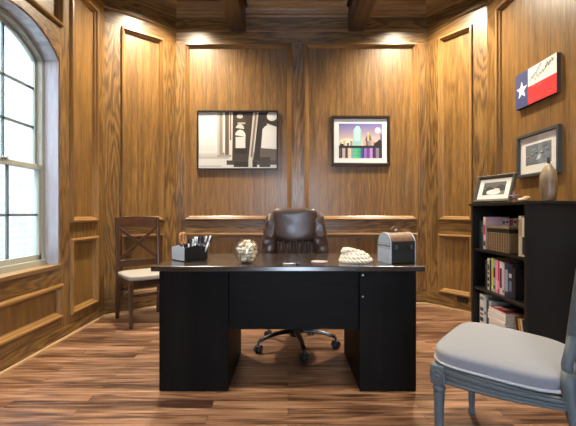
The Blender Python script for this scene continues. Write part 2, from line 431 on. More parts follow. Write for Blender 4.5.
for a, b in ((gy0, gy0+.035), (gy1-.035, gy1)): mb.box(uy(a), uy(b), -.135, -.10, WZ0+.05, 1.47, ML)
mb.box(uy(gy0), uy(gy1), -.135, -.10, WZ0+.05, WZ0+.095, ML, g=0); mb.box(uy(gy0), uy(gy1), -.14, -.095, 1.435, 1.475, ML, g=0)
lo = mb.build('lower_sash', WINF, win, bevel=.003)
MB().box(uy(WC-.03), uy(WC+.03), -.105, -.085, 1.475, 1.49, ML).build('latch', WINF, lo, bevel=.003)
mb = MB(); archband(mb, .052, .085, -.165, -.135, 1.45); mb.box(uy(gy0), uy(gy1), -.165, -.135, 1.44, 1.475, ML)
up = mb.build('upper_sash', WINF, win, bevel=.003)
mb = MB()
for z in (1.065,): mb.box(uy(gy0), uy(gy1), -.125, -.11, z-.009, z+.009, ML)
mb.box(uy(WC+.046), uy(WC+.064), -.125, -.11, WZ0+.06, 1.46, ML)
mb.build('muntins', MUNT, lo)
mb = MB()
for z in (1.785, 2.105): mb.box(uy(gy0), uy(gy1), -.158, -.143, z-.009, z+.009, ML)
mb.box(uy(WC+.046), uy(WC+.064), -.158, -.143, 1.45, WSP+RISE-.06, ML)
mb.build('muntins', MUNT, up)
MB().box(uy(gy0+.01), uy(gy1-.01), -.119, -.117, WZ0+.06, 1.46, ML).build('glass', GLASS, lo)
a = arch(.06); MB().prism([(uy(gy0+.01), 1.45)] + [(uy(y), z) for y, z in a] + [(uy(gy1-.01), 1.45)], -.151, -.149, ML).build('glass', GLASS, up)

# outside
mb = MB(); mb.box(-4.6, -4.3, -6, 12, -.6, 4.3, g=2)
for f in mb.bm.faces:
    for l in f.loops: l[mb.uv].uv = (l.vert.co.y, l.vert.co.z)
struct(mb.build('exterior_wall', BRICK))
struct(MB().box(-8, -2.10, -8, 12, -.7, -.6).build('ground', GROUND))

# ------------------------------------------------------------------ pictures on the walls
def quadpatch(mb, M, pts, n, mi=0): mb.face([(u, n, z) for u, z in pts], [(u, z) for u, z in pts], mi, M)
FRPROF = lambda w, d: [(0, 0), (0, d), (w*.75, d), (w, d*.75), (w, .004)]
art = {}
def col(r, g, b): 
    k = (r, g, b)
    if k not in art: art[k] = plain('print_%d_%d_%d' % k, tuple(((x/255)/12.92 if x < 11 else (((x/255)+.055)/1.055)**2.4) for x in k), .45, coat=.3)
    return art[k]
class Print:
    # a flat picture print: coloured shapes in one mesh, u,z from 0..1 over the print
    def __init__(s, M, u0, u1, z0, z1, n):
        s.mb = MB(); s.M = M; s.b = (u0, u1, z0, z1); s.n = n; s.mats = []; s.k = 0
    def add(s, pts, c):
        m = col(*c)
        if m not in s.mats: s.mats.append(m)
        u0, u1, z0, z1 = s.b; s.k += 1
        quadpatch(s.mb, s.M, [(u0 + a*(u1-u0), z0 + b*(z1-z0)) for a, b in pts], s.n + s.k * 4e-5, s.mats.index(m))
    def rect(s, a, b, c, d, colr): s.add([(a, c), (b, c), (b, d), (a, d)], colr)
    def ell(s, cx, cy, rx, ry, c, n=20, a0=0, a1=2*PI): s.add([(cx + rx*math.cos(a0+(a1-a0)*k/n), cy + ry*math.sin(a0+(a1-a0)*k/n)) for k in range(n)], c)
    def line(s, pts, w, c):
        for (a, b), (d, e) in zip(pts, pts[1:]):
            L = math.hypot(d-a, e-b) or 1; nx, ny = -(e-b)/L*w/2, (d-a)/L*w/2
            s.add([(a-nx, b-ny), (d-nx, e-ny), (d+nx, e+ny), (a+nx, b+ny)], c)
    def done(s, name, parent): return s.mb.build(name, s.mats, parent)
def lerp(a, b, t): return tuple(int(x + (y-x)*t) for x, y in zip(a, b))

MBK, _ = wallM(2); BX = 1.338
def bridge(p):
    p.rect(0, 1, 0, 1, (206, 204, 200))
    for k in range(6): p.rect(0, .22, .3 + k*.1, .42 + k*.1, lerp((196, 194, 192), (224, 223, 221), k/5))
    for k in range(10): p.rect(0, 1, .28 - .028*(k+1), .28 - .028*k, lerp((190, 186, 180), (120, 114, 106), k/9) if k < 4 else (196, 194, 190))
    # haze-paled far pier, then the bridge piers marching to the right
    p.rect(.24, .30, .26, 1, (176, 168, 158)); p.rect(.27, .33, .24, 1, (140, 128, 114)); p.rect(.31, .35, .28, 1, (214, 208, 200))
    p.rect(.34, .39, .2, 1, (92, 80, 66)); p.rect(.39, .44, .16, .98, (205, 196, 184)); p.rect(.40, .42, .5, .98, (120, 106, 92))
    p.add([(.43, .12), (.70, .12), (.73, 1), (.44, 1)], (62, 52, 42))
    p.rect(.47, .62, .30, .60, (62, 52, 42))
    p.ell(.535, .56, .07, .13, (210, 206, 200), a0=0, a1=PI, n=12); p.rect(.475, .60, .36, .56, (206, 203, 198))
    p.ell(.53, .70, .055, .09, (196, 190, 182), a0=0, a1=PI, n=12)
    p.rect(.50, .60, .79, .82, (176, 166, 152)); p.rect(.48, .62, .84, .9, (70, 58, 46)); p.ell(.53, .93, .04, .04, (190, 184, 176))
    p.rect(.46, .62, .26, .35, (40, 34, 28))
    p.add([(.64, .14), (.69, .14), (.77, 1), (.70, 1)], (198, 188, 174)); p.add([(.665, .2), (.69, .2), (.75, 1), (.725, 1)], (120, 106, 90))
    p.add([(.70, .12), (.80, .12), (.90, 1), (.77, 1)], (50, 42, 34))
    p.add([(.78, .1), (1, .1), (1, .34), (.79, .36)], (96, 84, 72))
    p.add([(.80, .36), (1, .38), (1, .75), (.86, .76), (.82, .70)], (212, 210, 206))
    p.add([(.82, .78), (.88, .80), (1, .74), (1, .88), (.86, .9)], (58, 48, 38)); p.ell(.94, .93, .065, .085, (216, 214, 210))
    p.rect(.36, 1, .06, .14, (70, 60, 50)); p.rect(.45, .75, .02, .12, (44, 38, 32)); p.rect(.64, .69, 0, .16, (190, 184, 174))
    p.rect(.78, .92, .02, .2, (60, 52, 44)); p.rect(.0, .3, .02, .05, (170, 166, 160)); p.rect(.24, .42, .2, .24, (150, 142, 132))
def skyline(p):
    for k in range(12):
        t = k/11; p.rect(0, 1, .34+.055*k, .34+.055*(k+1), lerp((238, 205, 170), (112, 108, 168), t))
    p.ell(.2, .45, .2, .12, (240, 214, 180)); p.ell(.25, .42, .2, .06, (250, 226, 190))
    p.rect(.33, .52, .34, .82, (150, 196, 196)); p.add([(.34, .82), (.51, .82), (.47, .93), (.40, .93)], (168, 214, 210)); p.rect(.36, .49, .5, .86, (178, 222, 214))
    for k, (u, w, h) in enumerate(((.02, .05, .46), (.1, .05, .52), (.18, .06, .44), (.26, .06, .5), (.56, .05, .5), (.62, .06, .6), (.68, .07, .66), (.75, .06, .54), (.8, .08, .46))):
        p.rect(u, u+w, .34, h, ((150, 140, 150), (200, 170, 140), (120, 100, 110))[k % 3])
    p.add([(.6, .5), (.66, .68), (.70, .7), (.76, .52)], (100, 84, 92)); p.rect(.66, .7, .5, .74, (236, 190, 120))
    p.ell(.9, .8, .065, .085, (252, 222, 214))
    p.add([(.8, .3), (1, .2), (1, .52), (.95, .55), (.88, .48), (.82, .4)], (34, 32, 40)); p.rect(.96, 1, .5, .7, (90, 84, 110))
    p.rect(0, 1, .29, .36, (36, 34, 38)); p.add([(0, .3), (.14, .32), (.1, .42), (.03, .4)], (40, 36, 40))
    cs = ((90, 80, 100), (210, 190, 170), (120, 110, 130), (236, 214, 190), (130, 180, 170), (80, 210, 150), (70, 190, 120), (80, 90, 170), (150, 120, 200), (120, 60, 150), (200, 150, 220), (70, 50, 90), (150, 140, 160), (40, 38, 50))
    for k, c in enumerate(cs): p.rect(k/len(cs), (k+1)/len(cs), 0, .29, c)
    for k in range(7): p.rect(0, 1, .03 + .04*k, .036 + .04*k, (70, 66, 90))
    for u in (.05, .16, .55, .78): p.rect(u, u+.03, .02, .29, (46, 42, 56))
def wall_picture(M, u0, u1, z0, z1, w, fm, mat, label, name, draw, depth=.03, frame_name='frame'):
    c = M @ Vector(((u0+u1)/2, T_ if M is MBK else 0, z0))
    t = thing(name, label, 'picture', c)
    n0 = 0.001
    Mx = M
    b = MB(); b.rect(u0, u1, z0, z1, FRPROF(w, depth), Mx); b.box(u0+.002, u1-.002, n0, n0+.004, z0+.002, z1-.002, Mx); b.build('frame', fm, t)
    if mat:
        m = MB(); m.box(u0+w-.002, u1-w+.002, .005, .008, z0+w-.002, z1-w+.002, Mx); m.build('mat_board', WHITE, t)
    k = (w + mat) if mat else w
    kz = (w + mat * .95) if mat else w
    p = Print(Mx, u0+k, u1-k, z0+kz, z1-kz, .0085); draw(p); p.done('print', t)
    g = MB(); quadpatch(g, Mx, [(u0+w, z0+w), (u1-w, z0+w), (u1-w, z1-w), (u0+w, z1-w)], .012); g.build('glass', PGLASS, t)
    return t
wall_picture(MBK, BX-1.085, BX-.118, 1.596, 2.298, .018, FRB, 0, 'wide black-framed sepia photograph of bridge piers on back wall', 'framed_photograph', bridge)
wall_picture(MBK, BX+.514, BX+1.214, 1.645, 2.236, .034, FRBR, .058, 'dark-framed colour photograph of a lit city skyline with white mat', 'framed_photograph', skyline)

MRT, _ = wallM(4); RY = 4.0
def birds(p):
    p.rect(0, 1, 0, 1, (112, 124, 136))
    for k in range(6): p.rect(0, 1, k*.08, k*.08+.05, lerp((84, 96, 110), (128, 138, 148), k/5))
    p.add([(.42, .2), (.58, .25), (.62, .5), (.5, .42)], (196, 204, 212))
    for (u, v, s) in ((.1, .38, .06), (.28, .46, .06), (.66, .5, .07), (.86, .6, .06), (.45, .55, .05)):
        p.ell(u, v, s, s*.8, (60, 70, 84)); p.ell(u-.02, v+.07, s*.6, s*.7, (160, 172, 184))
    p.add([(.2, .7), (.3, .78), (.5, .8), (.34, .7)], (146, 156, 166)); p.add([(.6, .78), (.8, .86), (.95, .84), (.75, .76)], (90, 102, 116))
wall_picture(MRT, RY-3.47, RY-2.935, 1.39, 1.76, .028, FRG, .075, 'grey-framed blue-grey picture in wide white mat on right wall', 'framed_picture', birds, depth=.03)

t = thing('flag_canvas', 'small red white and blue flag canvas with one star on right wall', 'canvas', MRT @ Vector((RY-3.2, 0, 2.0)))
fu0, fu1, fz0, fz1 = RY-3.475, RY-2.945, 2.005, 2.31
MB().box(fu0, fu1, .001, .032, fz0, fz1, MRT).build('canvas_edge', plain('canvas_edge', (.012, .012, .016), .7), t)
p = Print(MRT, fu0, fu1, fz0, fz1, .0322)
p.rect(0, 1/3, 0, 1, (52, 66, 112)); p.rect(1/3, 1, .5, 1, (214, 214, 208)); p.rect(1/3, 1, 0, .5, (206, 42, 52))
asp = (fz1-fz0)/(fu1-fu0)
st = []
for k in range(10):
    r_ = .26 if k % 2 == 0 else .105; a_ = PI/2 + k*PI/5; st.append((1/6 + r_*math.cos(a_)*asp, .5 + r_*math.sin(a_)))
for k in range(0, 10, 2): p.add([(1/6, .5), st[k-1], st[k], st[k+1]], (232, 234, 236))
for k in range(22):
    u, v = R.uniform(.36, .95), R.uniform(.05, .45); p.rect(u, u+R.uniform(.03, .09), v, v+.025, R.choice([(222, 84, 92), (190, 34, 46), (214, 62, 70)]))
for k in range(14):
    u, v = R.uniform(.02, .26), R.uniform(.05, .9); p.rect(u, u+R.uniform(.02, .06), v, v+.03, R.choice([(70, 86, 134), (90, 108, 150), (44, 54, 96)])) if abs(v-.5) > .25 else None
# pen strokes on the white band
for (u, v, w) in ((.36, .66, .20), (.48, .62, .26), (.74, .80, .20), (.55, .82, .12)):
    p.line([(u + w*k/12, v + .05*math.sin(k*2.1) + .02*math.sin(k*5)+ .012*k) for k in range(13)], .012, (120, 124, 130))
p.line([(.76, .74), (.80, .92), (.84, .78), (.90, .94), (.93, .84)], .014, (104, 108, 118))
p.done('flag_print', t)

# wall outlet on the right bay
MBR, LBR = wallM(3)
ou = at(3, .63)
t = thing('wall_outlet', 'black outlet plate on baseboard left of the black bookcase', 'outlet', MBR @ Vector((ou, .03, .1)))
MB().box(ou-.06, ou+.06, T_, T_+.012, .105, .185, MBR).build('plate', PLASTIC, t, bevel=.003)
for d in (-.028, .028): MB().box(ou+d-.018, ou+d+.018, T_+.012, T_+.016, .128, .162, MBR).build('socket', FRB, t, bevel=.002)

# ------------------------------------------------------------------ desk
DZ = .763
desk = thing('desk', 'wide black-brown double pedestal desk standing in the middle of the room', 'desk', (0, 2.65, 0))
mb = MB(); mb.box(-.818, .818, 2.29, 3.01, DZ-.032, DZ, g=0); mb.build('desktop', ESPT, desk, bevel=.005)
for x0, x1 in ((-.778, -.362), (.434, .774)):
    m = MB().box(x0, x1, 2.325, 2.345, .005, DZ-.033); m.box(x0, x0+.018, 2.345, 2.975, .005, DZ-.033); m.box(x1-.018, x1, 2.345, 2.975, .005, DZ-.033)
    m.box(x0+.018, x1-.018, 2.345, 2.96, .05, .07, g=0)
    pd = m.build('pedestal', ESP, desk, bevel=.0015)
    for k, (za, zb) in enumerate(((.08, .36), (.365, .54), (.545, .72))):
        dr = MB().box(x0+.02, x1-.02, 2.955, 2.975, za, zb, g=0).build('drawer', ESP, pd, bevel=.002)
    for xx in (x0+.03, x1-.03):
        for yy in (2.35, 2.94): MB().lathe([(.013, 0), (.016, .002), (.014, .006)], TR(xx, yy, 0), 12).build('glide', STEEL, desk, smooth=True)
MB().box(-.366, .438, 2.375, 2.393, .362, DZ-.033, g=0).build('modesty_panel', ESP, desk, bevel=.0015)
MB().pillow((.03, 2.368, DZ-.038), (.13, .02, .016), 4, 6).build('dark_bow', ESP, desk)  # small dark bow under the front of the desktop
for z in (.705, .575): MB().lathe([(.006, 0), (.006, .002), (.003, .003)], TR(.452, 2.325, z) @ Matrix.Rotation(PI/2, 4, 'X'), 10).build('screw_cap', STEEL, desk)

# ------------------------------------------------------------------ office chair
OX, OY = .06, 3.12
oc = thing('office_chair', 'brown leather executive swivel chair tucked behind the desk', 'office chair', (OX, OY, 0))
BY = 3.44
MB().pillow((OX, BY+.05, .775), (.50, .10, .62), 5, 10, lambda q: (q.x*(1+.05*q.z), q.y+.05*q.z, q.z)).build('back_shell', LEATH, oc)
def wr(q, s=.006, f=60): return noise.noise(Vector((q.x*f*.2, q.y*10, q.z*f*.35)))*s*.45
def dhead(q):
    w = 1 + .55*q.z; y = q.y + wr(q, .007, 50) - .014*math.cos(q.x*7)
    return (q.x*w, y, q.z + .01*math.sin(abs(q.x)*9))
MB().pillow((OX, BY-.075, .972), (.385, .13, .29), 5, 18, dhead).build('headrest', LEATH, oc)
def dpleat(q):
    ph = q.x*2*PI/.052
    return (q.x + .006*math.sin(ph + q.z*25), q.y*(1 + .32*math.sin(ph)) - .02*math.cos(q.x*9), q.z)
MB().pillow((OX, BY-.05, .725), (.36, .14, .25), 5, 44, dpleat).build('lumbar_cushion', LEATH, oc)
for sg in (-1, 1):
    def dbol(q):
        return (q.x*(1 - .25*q.z) + sg*(-.028*math.sin((q.z+.05)*5) ) + wr(q, .02, 70), q.y + wr(q, .035, 60) - .02, q.z + sg*.0)
    b = MB().pillow((OX+sg*.228, BY-.04, .862), (.125, .17, .43), 3.6, 18, dbol).build('side_bolster', LEATH, oc)
    MB().pillow((OX+sg*.225, BY-.05, .66), (.12, .16, .2), 3.2, 12, lambda q: (q.x + wr(q, .02, 60), q.y + wr(q, .03, 70), q.z)).build('lower_bolster', LEATH, b)
    arm = MB().tube([(OX+sg*.30, OY-.16, .68), (OX+sg*.305, OY-.19, .62), (OX+sg*.30, OY-.12, .50), (OX+sg*.27, OY, .45)], [.022, .02, .02, .02], 10)
    arm = arm.build('armrest', PLASTIC, oc)
    MB().pillow((OX+sg*.30, OY-.02, .69), (.075, .34, .05), 4, 8).build('arm_pad', LEATH, arm)
MB().pillow((OX, OY-.03, .50), (.52, .54, .15), 4, 14, lambda q: (q.x, q.y, q.z + .02*math.cos(q.x*5)*math.cos(q.y*5) + wr(q, .01))).build('seat', LEATH, oc)
MB().box(OX-.12, OX+.12, OY-.14, OY+.14, .375, .425).build('tilt_mechanism', PLASTIC, oc, bevel=.01)
MB().tube([(OX, OY+.12, .41), (OX, OY+.3, .42), (OX, OY+.39, .5), (OX, OY+.40, .62)], .025, 10).build('back_bracket', PLASTIC, oc)
MB().lathe([(.03, .10), (.03, .24), (.022, .245), (.022, .38)], TR(OX, OY, 0), 20).build('gas_cylinder', PLASTIC, oc)
hub = MB().lathe([(.03, .085), (.05, .09), (.052, .135), (.04, .15), (.03, .152)], TR(OX, OY, 0), 20).build('hub', PLASTIC, oc)
for k in range(5):
    a = math.radians(-80 + 72*k); dx, dy = math.cos(a), math.sin(a)
    pts = []; rs = []
    for j in range(9):
        s_ = j/8; rr = .035 + .285*s_; z = .128 + .012*math.sin(s_*PI*.6) - .05*s_**2.2
        pts.append((OX+dx*rr, OY+dy*rr, z)); rs.append(.026 - .009*s_)
    leg = MB().tube(pts, rs, 10, flat=.75).build('base_leg', PLASTIC, oc)
    cx, cy = OX+dx*.325, OY+dy*.325
    Mw = TR(cx, cy, 0, a + .6)
    c = MB()
    for sy in (-1, 1): c.lathe([(.006, -.01), (.027, -.010), (.0315, -.005), (.0315, .005), (.027, .010), (.006, .01)], Mw @ Matrix.Translation((0, sy*.017, .032)) @ Matrix.Rotation(PI/2, 4, 'X'), 18)
    c.pillow((0, 0, .045), (.055, .03, .03), 4, 6, M=Mw); c.tube([(cx, cy, .05), (cx, cy, .088)], .008, 8)
    c.build('caster', PLASTIC, leg)

# ------------------------------------------------------------------ cross-back chair in the corner
sc = thing('side_chair', 'dark wooden cross-back chair with cream seat by the left corner', 'chair', (-1.55, 3.8, 0))
MC = Matrix(((.78, .626, 0, -1.735), (.626, -.78, 0, 3.925), (0, 0, 1, 0), (0, 0, 0, 1)))  # u across the back, v forward
SW, SD = .425, .43
def post(u):
    pts = [(u, -.03, 0), (u, .0, .22), (u, .012, .46), (u, -.01, .72), (u, -.05, 1.035)]
    m = MB(); rows = []
    for (uu, v, z), w in zip(pts, (.017, .02, .021, .019, .016)):
        rows.append([MC @ Vector((uu+a*w, v+b*w, z)) for a, b in ((-1, -1), (1, -1), (1, 1), (-1, 1))])
    m.grid(rows, closev=True, caps=True, smooth=False, uvf=lambda i, j: (j*.04, i*.25)); return m
for u in (0, SW): post(u).build('back_post', CHERRY, sc, bevel=.004)
def bar(p, q, w, d, name, par=sc, mat=CHERRY):
    p, q = Vector(p), Vector(q); t_ = (q-p).normalized(); n_ = Vector((0, 1, 0)) - t_*t_.y; n_.normalize(); b_ = t_.cross(n_)
    m = MB(); rows = [[MC @ (c + b_*a*w/2 + n_*e*d/2) for a, e in ((-1, -1), (1, -1), (1, 1), (-1, 1))] for c in (p, q)]
    m.grid(rows, closev=True, caps=True, smooth=False, uvf=lambda i, j: (j*.03, i*(q-p).length)); return m.build(name, mat, par, bevel=.003)
m = MB(); rows = []
for k in range(9):
    s_ = k/8; u = -.012 + (SW+.024)*s_; dv = -.03*math.sin(PI*s_)
    rows.append([MC @ Vector((u, -.045+dv+e, z)) for z, e in ((.935, .012), (.935, -.012), (1.035 + .012*math.sin(PI*s_), -.022), (1.035 + .012*math.sin(PI*s_), .002))])
m.grid(rows, closev=True, caps=True, smooth=False, uvf=lambda i, j: (j*.05, i*.05)); m.build('top_rail', CHERRY, sc, bevel=.003)
bar((.01, -.002, .56), (SW-.01, -.002, .56), .07, .02, 'lower_rail')
bar((.015, -.006, .60), (SW-.015, -.034, .93), .032, .014, 'cross_slat')
bar((.015, -.034, .93), (SW-.015, -.006, .60), .032, .010, 'cross_slat')
for u in (.0, SW):
    m = MB(); rows = []
    for z, w in ((0, .015), (.2, .017), (.44, .021)): rows.append([MC @ Vector((u+a*w, SD+b*w, z)) for a, b in ((-1, -1), (1, -1), (1, 1), (-1, 1))])
    m.grid(rows, closev=True, caps=True, smooth=False, uvf=lambda i, j: (j*.04, i*.2)); m.build('front_leg', CHERRY, sc, bevel=.003)
m = MB(); m.box(-.012, SW+.012, -.0, .022, .385, .445, MC, g=0); m.box(-.012, SW+.012, SD-.01, SD+.012, .385, .445, MC, g=0)
m.box(-.014, .008, .022, SD-.01, .385, .445, MC, g=1); m.box(SW-.008, SW+.014, .022, SD-.01, .385, .445, MC, g=1); m.build('seat_frame', CHERRY, sc, bevel=.003)
for u in (0, SW): bar((u, .0, .24), (u, SD, .24), .03, .016, 'side_stretcher')
bar((0, 0, .30), (SW, 0, .30), .03, .016, 'back_stretcher'); bar((0, SD, .30), (SW, SD, .30), .03, .016, 'front_stretcher')
MB().pillow((SW/2, SD/2+.01, .465), (SW+.05, SD+.06, .06), 5, 14, M=MC).build('seat_cushion', CREAM, sc)

# ------------------------------------------------------------------ grey upholstered chair in the foreground
gc = thing('dining_chair', 'grey painted oval-back chair with pale grey upholstered seat at front right', 'chair', (.95, 1.75, 0))
MG = Matrix(((.78, .626, 0, .6456), (-.626, .78, 0, 1.646), (0, 0, 1, 0), (0, 0, 0, 1)))  # u backwards, v across
GW, GD = .55, .448
LEGP = [(.013, 0), (.017, .004), (.018, .02), (.014, .028), (.016, .05), (.021, .25), (.0245, .315), (.021, .322), (.027, .330), (.027, .338), (.021, .344), (.024, .352), (.027, .356)]
for (u, v) in ((0, 0), (0, GW)):
    lg = MB().lathe(LEGP, MG @ Matrix.Translation((u, v, 0)), 32, flute=(12, .045, .318, .13)).build('front_leg', GREYW, gc)
    blk = MB().box(u-.028, u+.028, v-.028, v+.028, .356, .436, MG).build('corner_block', GREYW, lg, bevel=.004)
    for (ax, sg) in ((0, -1), (1, -1 if v == 0 else 1)):
        Mr = MG @ Matrix.Translation((u + (sg*.028 if ax == 0 else 0), v + (sg*.028 if ax == 1 else 0), .396))
        Mr = Mr @ (Matrix.Rotation(sg*PI/2, 4, 'Y') if ax == 0 else Matrix.Rotation(-sg*PI/2, 4, 'X'))
        MB().lathe([(.022, 0), (.022, .003), (.018, .005), (.015, .002), (.010, .003), (.006, .006), (.001, .007)], Mr, 20).build('rosette', GREYW, blk)
for v in (.045, GW-.045):
    m = MB().tube([(GD+.10, v, 0), (GD+.05, v, .18), (GD+.01, v, .36), (GD, v, .44), (GD-.002, v, .50)], [.015, .02, .024, .026, .024], 14, M=MG); m.build('back_leg', GREYW, gc)
# seat rails: side rails bow outward a little, moulded with two reeds
def railrow(c, nrm): return [c + nrm*o + Vector((0, 0, z)) for o, z in ((-.02, .362), (.010, .362), (.014, .370), (.010, .378), (.013, .386), (.013, .398), (.009, .402), (.015, .408), (.015, .420), (.009, .425), (.012, .432), (.006, .438), (-.02, .438))]
def rail(path, name, sg):
    m = MB(); rows = []
    for i, p_ in enumerate(path):
        a_, b_ = Vector(path[max(i-1, 0)]), Vector(path[min(i+1, len(path)-1)]); d = (b_-a_).normalized(); n_ = Vector((d.y, -d.x, 0))*sg
        rows.append([MG @ Vector((q.x, q.y, q.z - .030*max(0, p_[0])/.44*max(0, q.z-.362)/.076)) for q in railrow(Vector((p_[0], p_[1], 0)), n_)])
    m.grid(rows, closev=True, caps=True, smooth=False); return m.build(name, GREYW, gc)
rail([(.02+.432*k/8, -.004 + .045*(k/8)**1.6 - .02*math.sin(PI*k/8), 0) for k in range(9)], 'side_rail', 1)
rail([(.02+.432*k/8, GW+.004 - .045*(k/8)**1.6 + .02*math.sin(PI*k/8), 0) for k in range(9)], 'side_rail', -1)
rail([(-.004 - .03*math.sin(PI*k/8), .02+(GW-.04)*k/8, 0) for k in range(9)], 'front_rail', -1)
rail([(GD, .05+(GW-.10)*k/8, 0) for k in range(9)], 'back_rail', 1)
def dseat(q):
    x, y, z = q; tw = 1 - .12*(x/.46 + .5)
    return (x, y*tw*(1+.02*math.cos(x*6)), z - .055*(x + .24) + (.012*math.cos(x*5)*math.cos(y*4) if z > 0 else 0))
cu = MB().pillow((.203, GW/2, .465), (.492, GW+.055, .085), 5, 18, dseat, M=MG).build('seat_cushion', GREYF, gc)
pts = []
for k in range(64):
    a = 2*PI*k/64; cx_, sx_ = math.cos(a), math.sin(a); nn = (abs(cx_)**5 + abs(sx_)**5)**.2
    x, y = cx_/nn*.246, sx_/nn*(GW+.055)/2
    q = dseat(Vector((x, y, -.02))); pts.append((.203+q[0]*1.004, GW/2+q[1]*1.004, q[2]+.468))
MB().tube(pts, .0055, 6, closed=True, M=MG).build('piping', PIPE, cu)
# oval back
def bk(u_, v, z): return (.446 + u_ + .12*(z-.5), v, z)
ov = []; rin = []
for k in range(48):
    a = 2*PI*k/48; v = GW/2 + .235*math.cos(a); z = .80 + .285*math.sin(a); ov.append(bk(-.0, v, z))
bf = MB().tube(ov, .024, 12, closed=True, M=MG).build('back_frame', GREYW, gc)
MB().pillow((0, 0, 0), (.055, .43, .53), 2.2, 14, lambda q: Vector(bk(q.x, q.y + GW/2, q.z+.80)), M=MG).build('back_cushion', GREYF, gc)
for v in (.06, GW-.06): MB().tube([(GD, v, .43), (GD-.008, v+(.01 if v < .2 else -.01), .52), bk(0, v+(.02 if v < .2 else -.02), .63)], .02, 10, M=MG).build('back_post', GREYW, gc)

# ------------------------------------------------------------------ bookcase
BX0, BX1, BYN, BYF, BH = 1.61, 1.985, 2.595, 3.385, 1.162
SH = (.09, .445, .775)
bc = thing('bookcase', 'black three-shelf bookcase against the right wall', 'bookcase', (1.8, 3.0, 0))
for y in (BYN, BYF-.03): MB().box(BX0, BX1, y, y+.03, 0, BH-.022).build('side_panel', BLK, bc, bevel=.002)
MB().box(BX0-.015, BX1, BYN-.012, BYF+.012, BH-.022, BH, g=1).build('top_board', BLK, bc, bevel=.003)
for z in SH: MB().box(BX0+.012, BX1-.012, BYN+.03, BYF-.03, z-.02, z, g=1).build('shelf', BLK, bc, bevel=.0015)
MB().box(BX1-.010, BX1-.002, BYN+.03, BYF-.03, .02, BH-.022).build('back_panel', BLK, bc)
MB().box(BX0+.02, BX0+.035, BYN+.03, BYF-.03, 0, SH[0]-.02, g=1).build('kick_board', BLK, bc)

def srgb(r, g, b): return tuple((x/255/12.92 if x < 11 else ((x/255+.055)/1.055)**2.4) for x in (r, g, b))
bmats = {}
def bmat(c):
    if c not in bmats: bmats[c] = plain('book_cover_%d_%d_%d' % c, srgb(*c), .4, coat=.3)
    return bmats[c]
def book(y, th, h, dep, z, c, label, bands=(), x=BX0+.05, group=None, M=None):
    # upright book, spine towards -x; y is its near side
    t = thing('book', label, 'book', (x, y+th/2, z) if not M else M @ Vector((0, 0, 0)), group)
    if M: X0, Y0_ = 0, 0
    else: X0, Y0_ = x, y
    Z0 = 0 if M else z
    m = MB(); m.box(X0, X0+.003, Y0_, Y0_+th, Z0, Z0+h, M); m.box(X0+.003, X0+dep, Y0_, Y0_+.003, Z0, Z0+h, M); m.box(X0+.003, X0+dep, Y0_+th-.003, Y0_+th, Z0, Z0+h, M)
    m.build('cover', bmat(c), t)
    MB().box(X0+.004, X0+dep-.004, Y0_+.0031, Y0_+th-.0031, Z0+.004, Z0+h-.004, M).build('pages', PAPER, t)
    for (a, b, bcx) in bands:
        m = MB(); m.box(X0-.0008, X0-.0001, Y0_+th*.12, Y0_+th*.88, Z0+h*a, Z0+h*b, M); m.build('spine_print', bmat(bcx), t)
    return t
W_, K_ = (222, 222, 222), (24, 24, 28)
# middle shelf, from far (left in view) to near
mid = [  # thickness, height, colour, label, bands
 (.030, .245, (34, 44, 40), 'dark green book at the far end of the middle shelf', ((.7, .8, (90, 100, 96)),)),
 (.030, .262, (196, 204, 206), 'white book with black blocks on its spine on middle shelf', ((.1, .2, K_), (.28, .4, K_), (.5, .55, K_), (.62, .8, (60, 70, 84)))),
 (.024, .25, (20, 20, 22), 'black book left of the yellow-green book on middle shelf', ()),
 (.024, .27, (206, 210, 92), 'yellow-green book on the middle shelf', ((.35, .6, (230, 170, 80)), (.08, .15, (240, 240, 200)))),
 (.030, .262, (150, 178, 186), 'pale blue book with black block right of yellow-green book', ((.45, .75, K_), (.1, .2, (40, 60, 70)))),
 (.030, .258, (232, 150, 184), 'pale pink book on the middle shelf', ((.1, .4, (244, 190, 210)),)),
 (.020, .25, (196, 36, 110), 'thin magenta book beside the pale pink book', ((.15, .4, (230, 150, 190)),)),
 (.034, .255, (226, 216, 224), 'white book with dark red stripe down its spine on middle shelf', ((.2, .8, (70, 20, 40)),)),
 (.026, .25, (206, 190, 204), 'lilac-white book right of the striped white book', ((.1, .16, (90, 90, 120)),)),
 (.046, .255, (48, 62, 84), 'thick slate-blue book with silver panel on middle shelf', ((.15, .8, (150, 166, 196)),)),
 (.044, .252, (30, 42, 74), 'thick navy book with pale block on middle shelf', ((.2, .5, (96, 116, 160)), (.6, .72, (190, 200, 216)))),
 (.034, .23, (22, 26, 34), 'black book before the last pale book on middle shelf', ()),
 (.022, .24, (190, 190, 196), 'thin pale grey book at near end of the middle shelf', ()),
]
y = BYF-.03-.115
for i, (th, h, c, lab, bands) in enumerate(mid):
    th *= 1.1; y -= th + .0015
    if i == 12: y = 2.655
    book(y, th, h, .19, SH[1], c, lab, bands, group='books on the middle shelf')
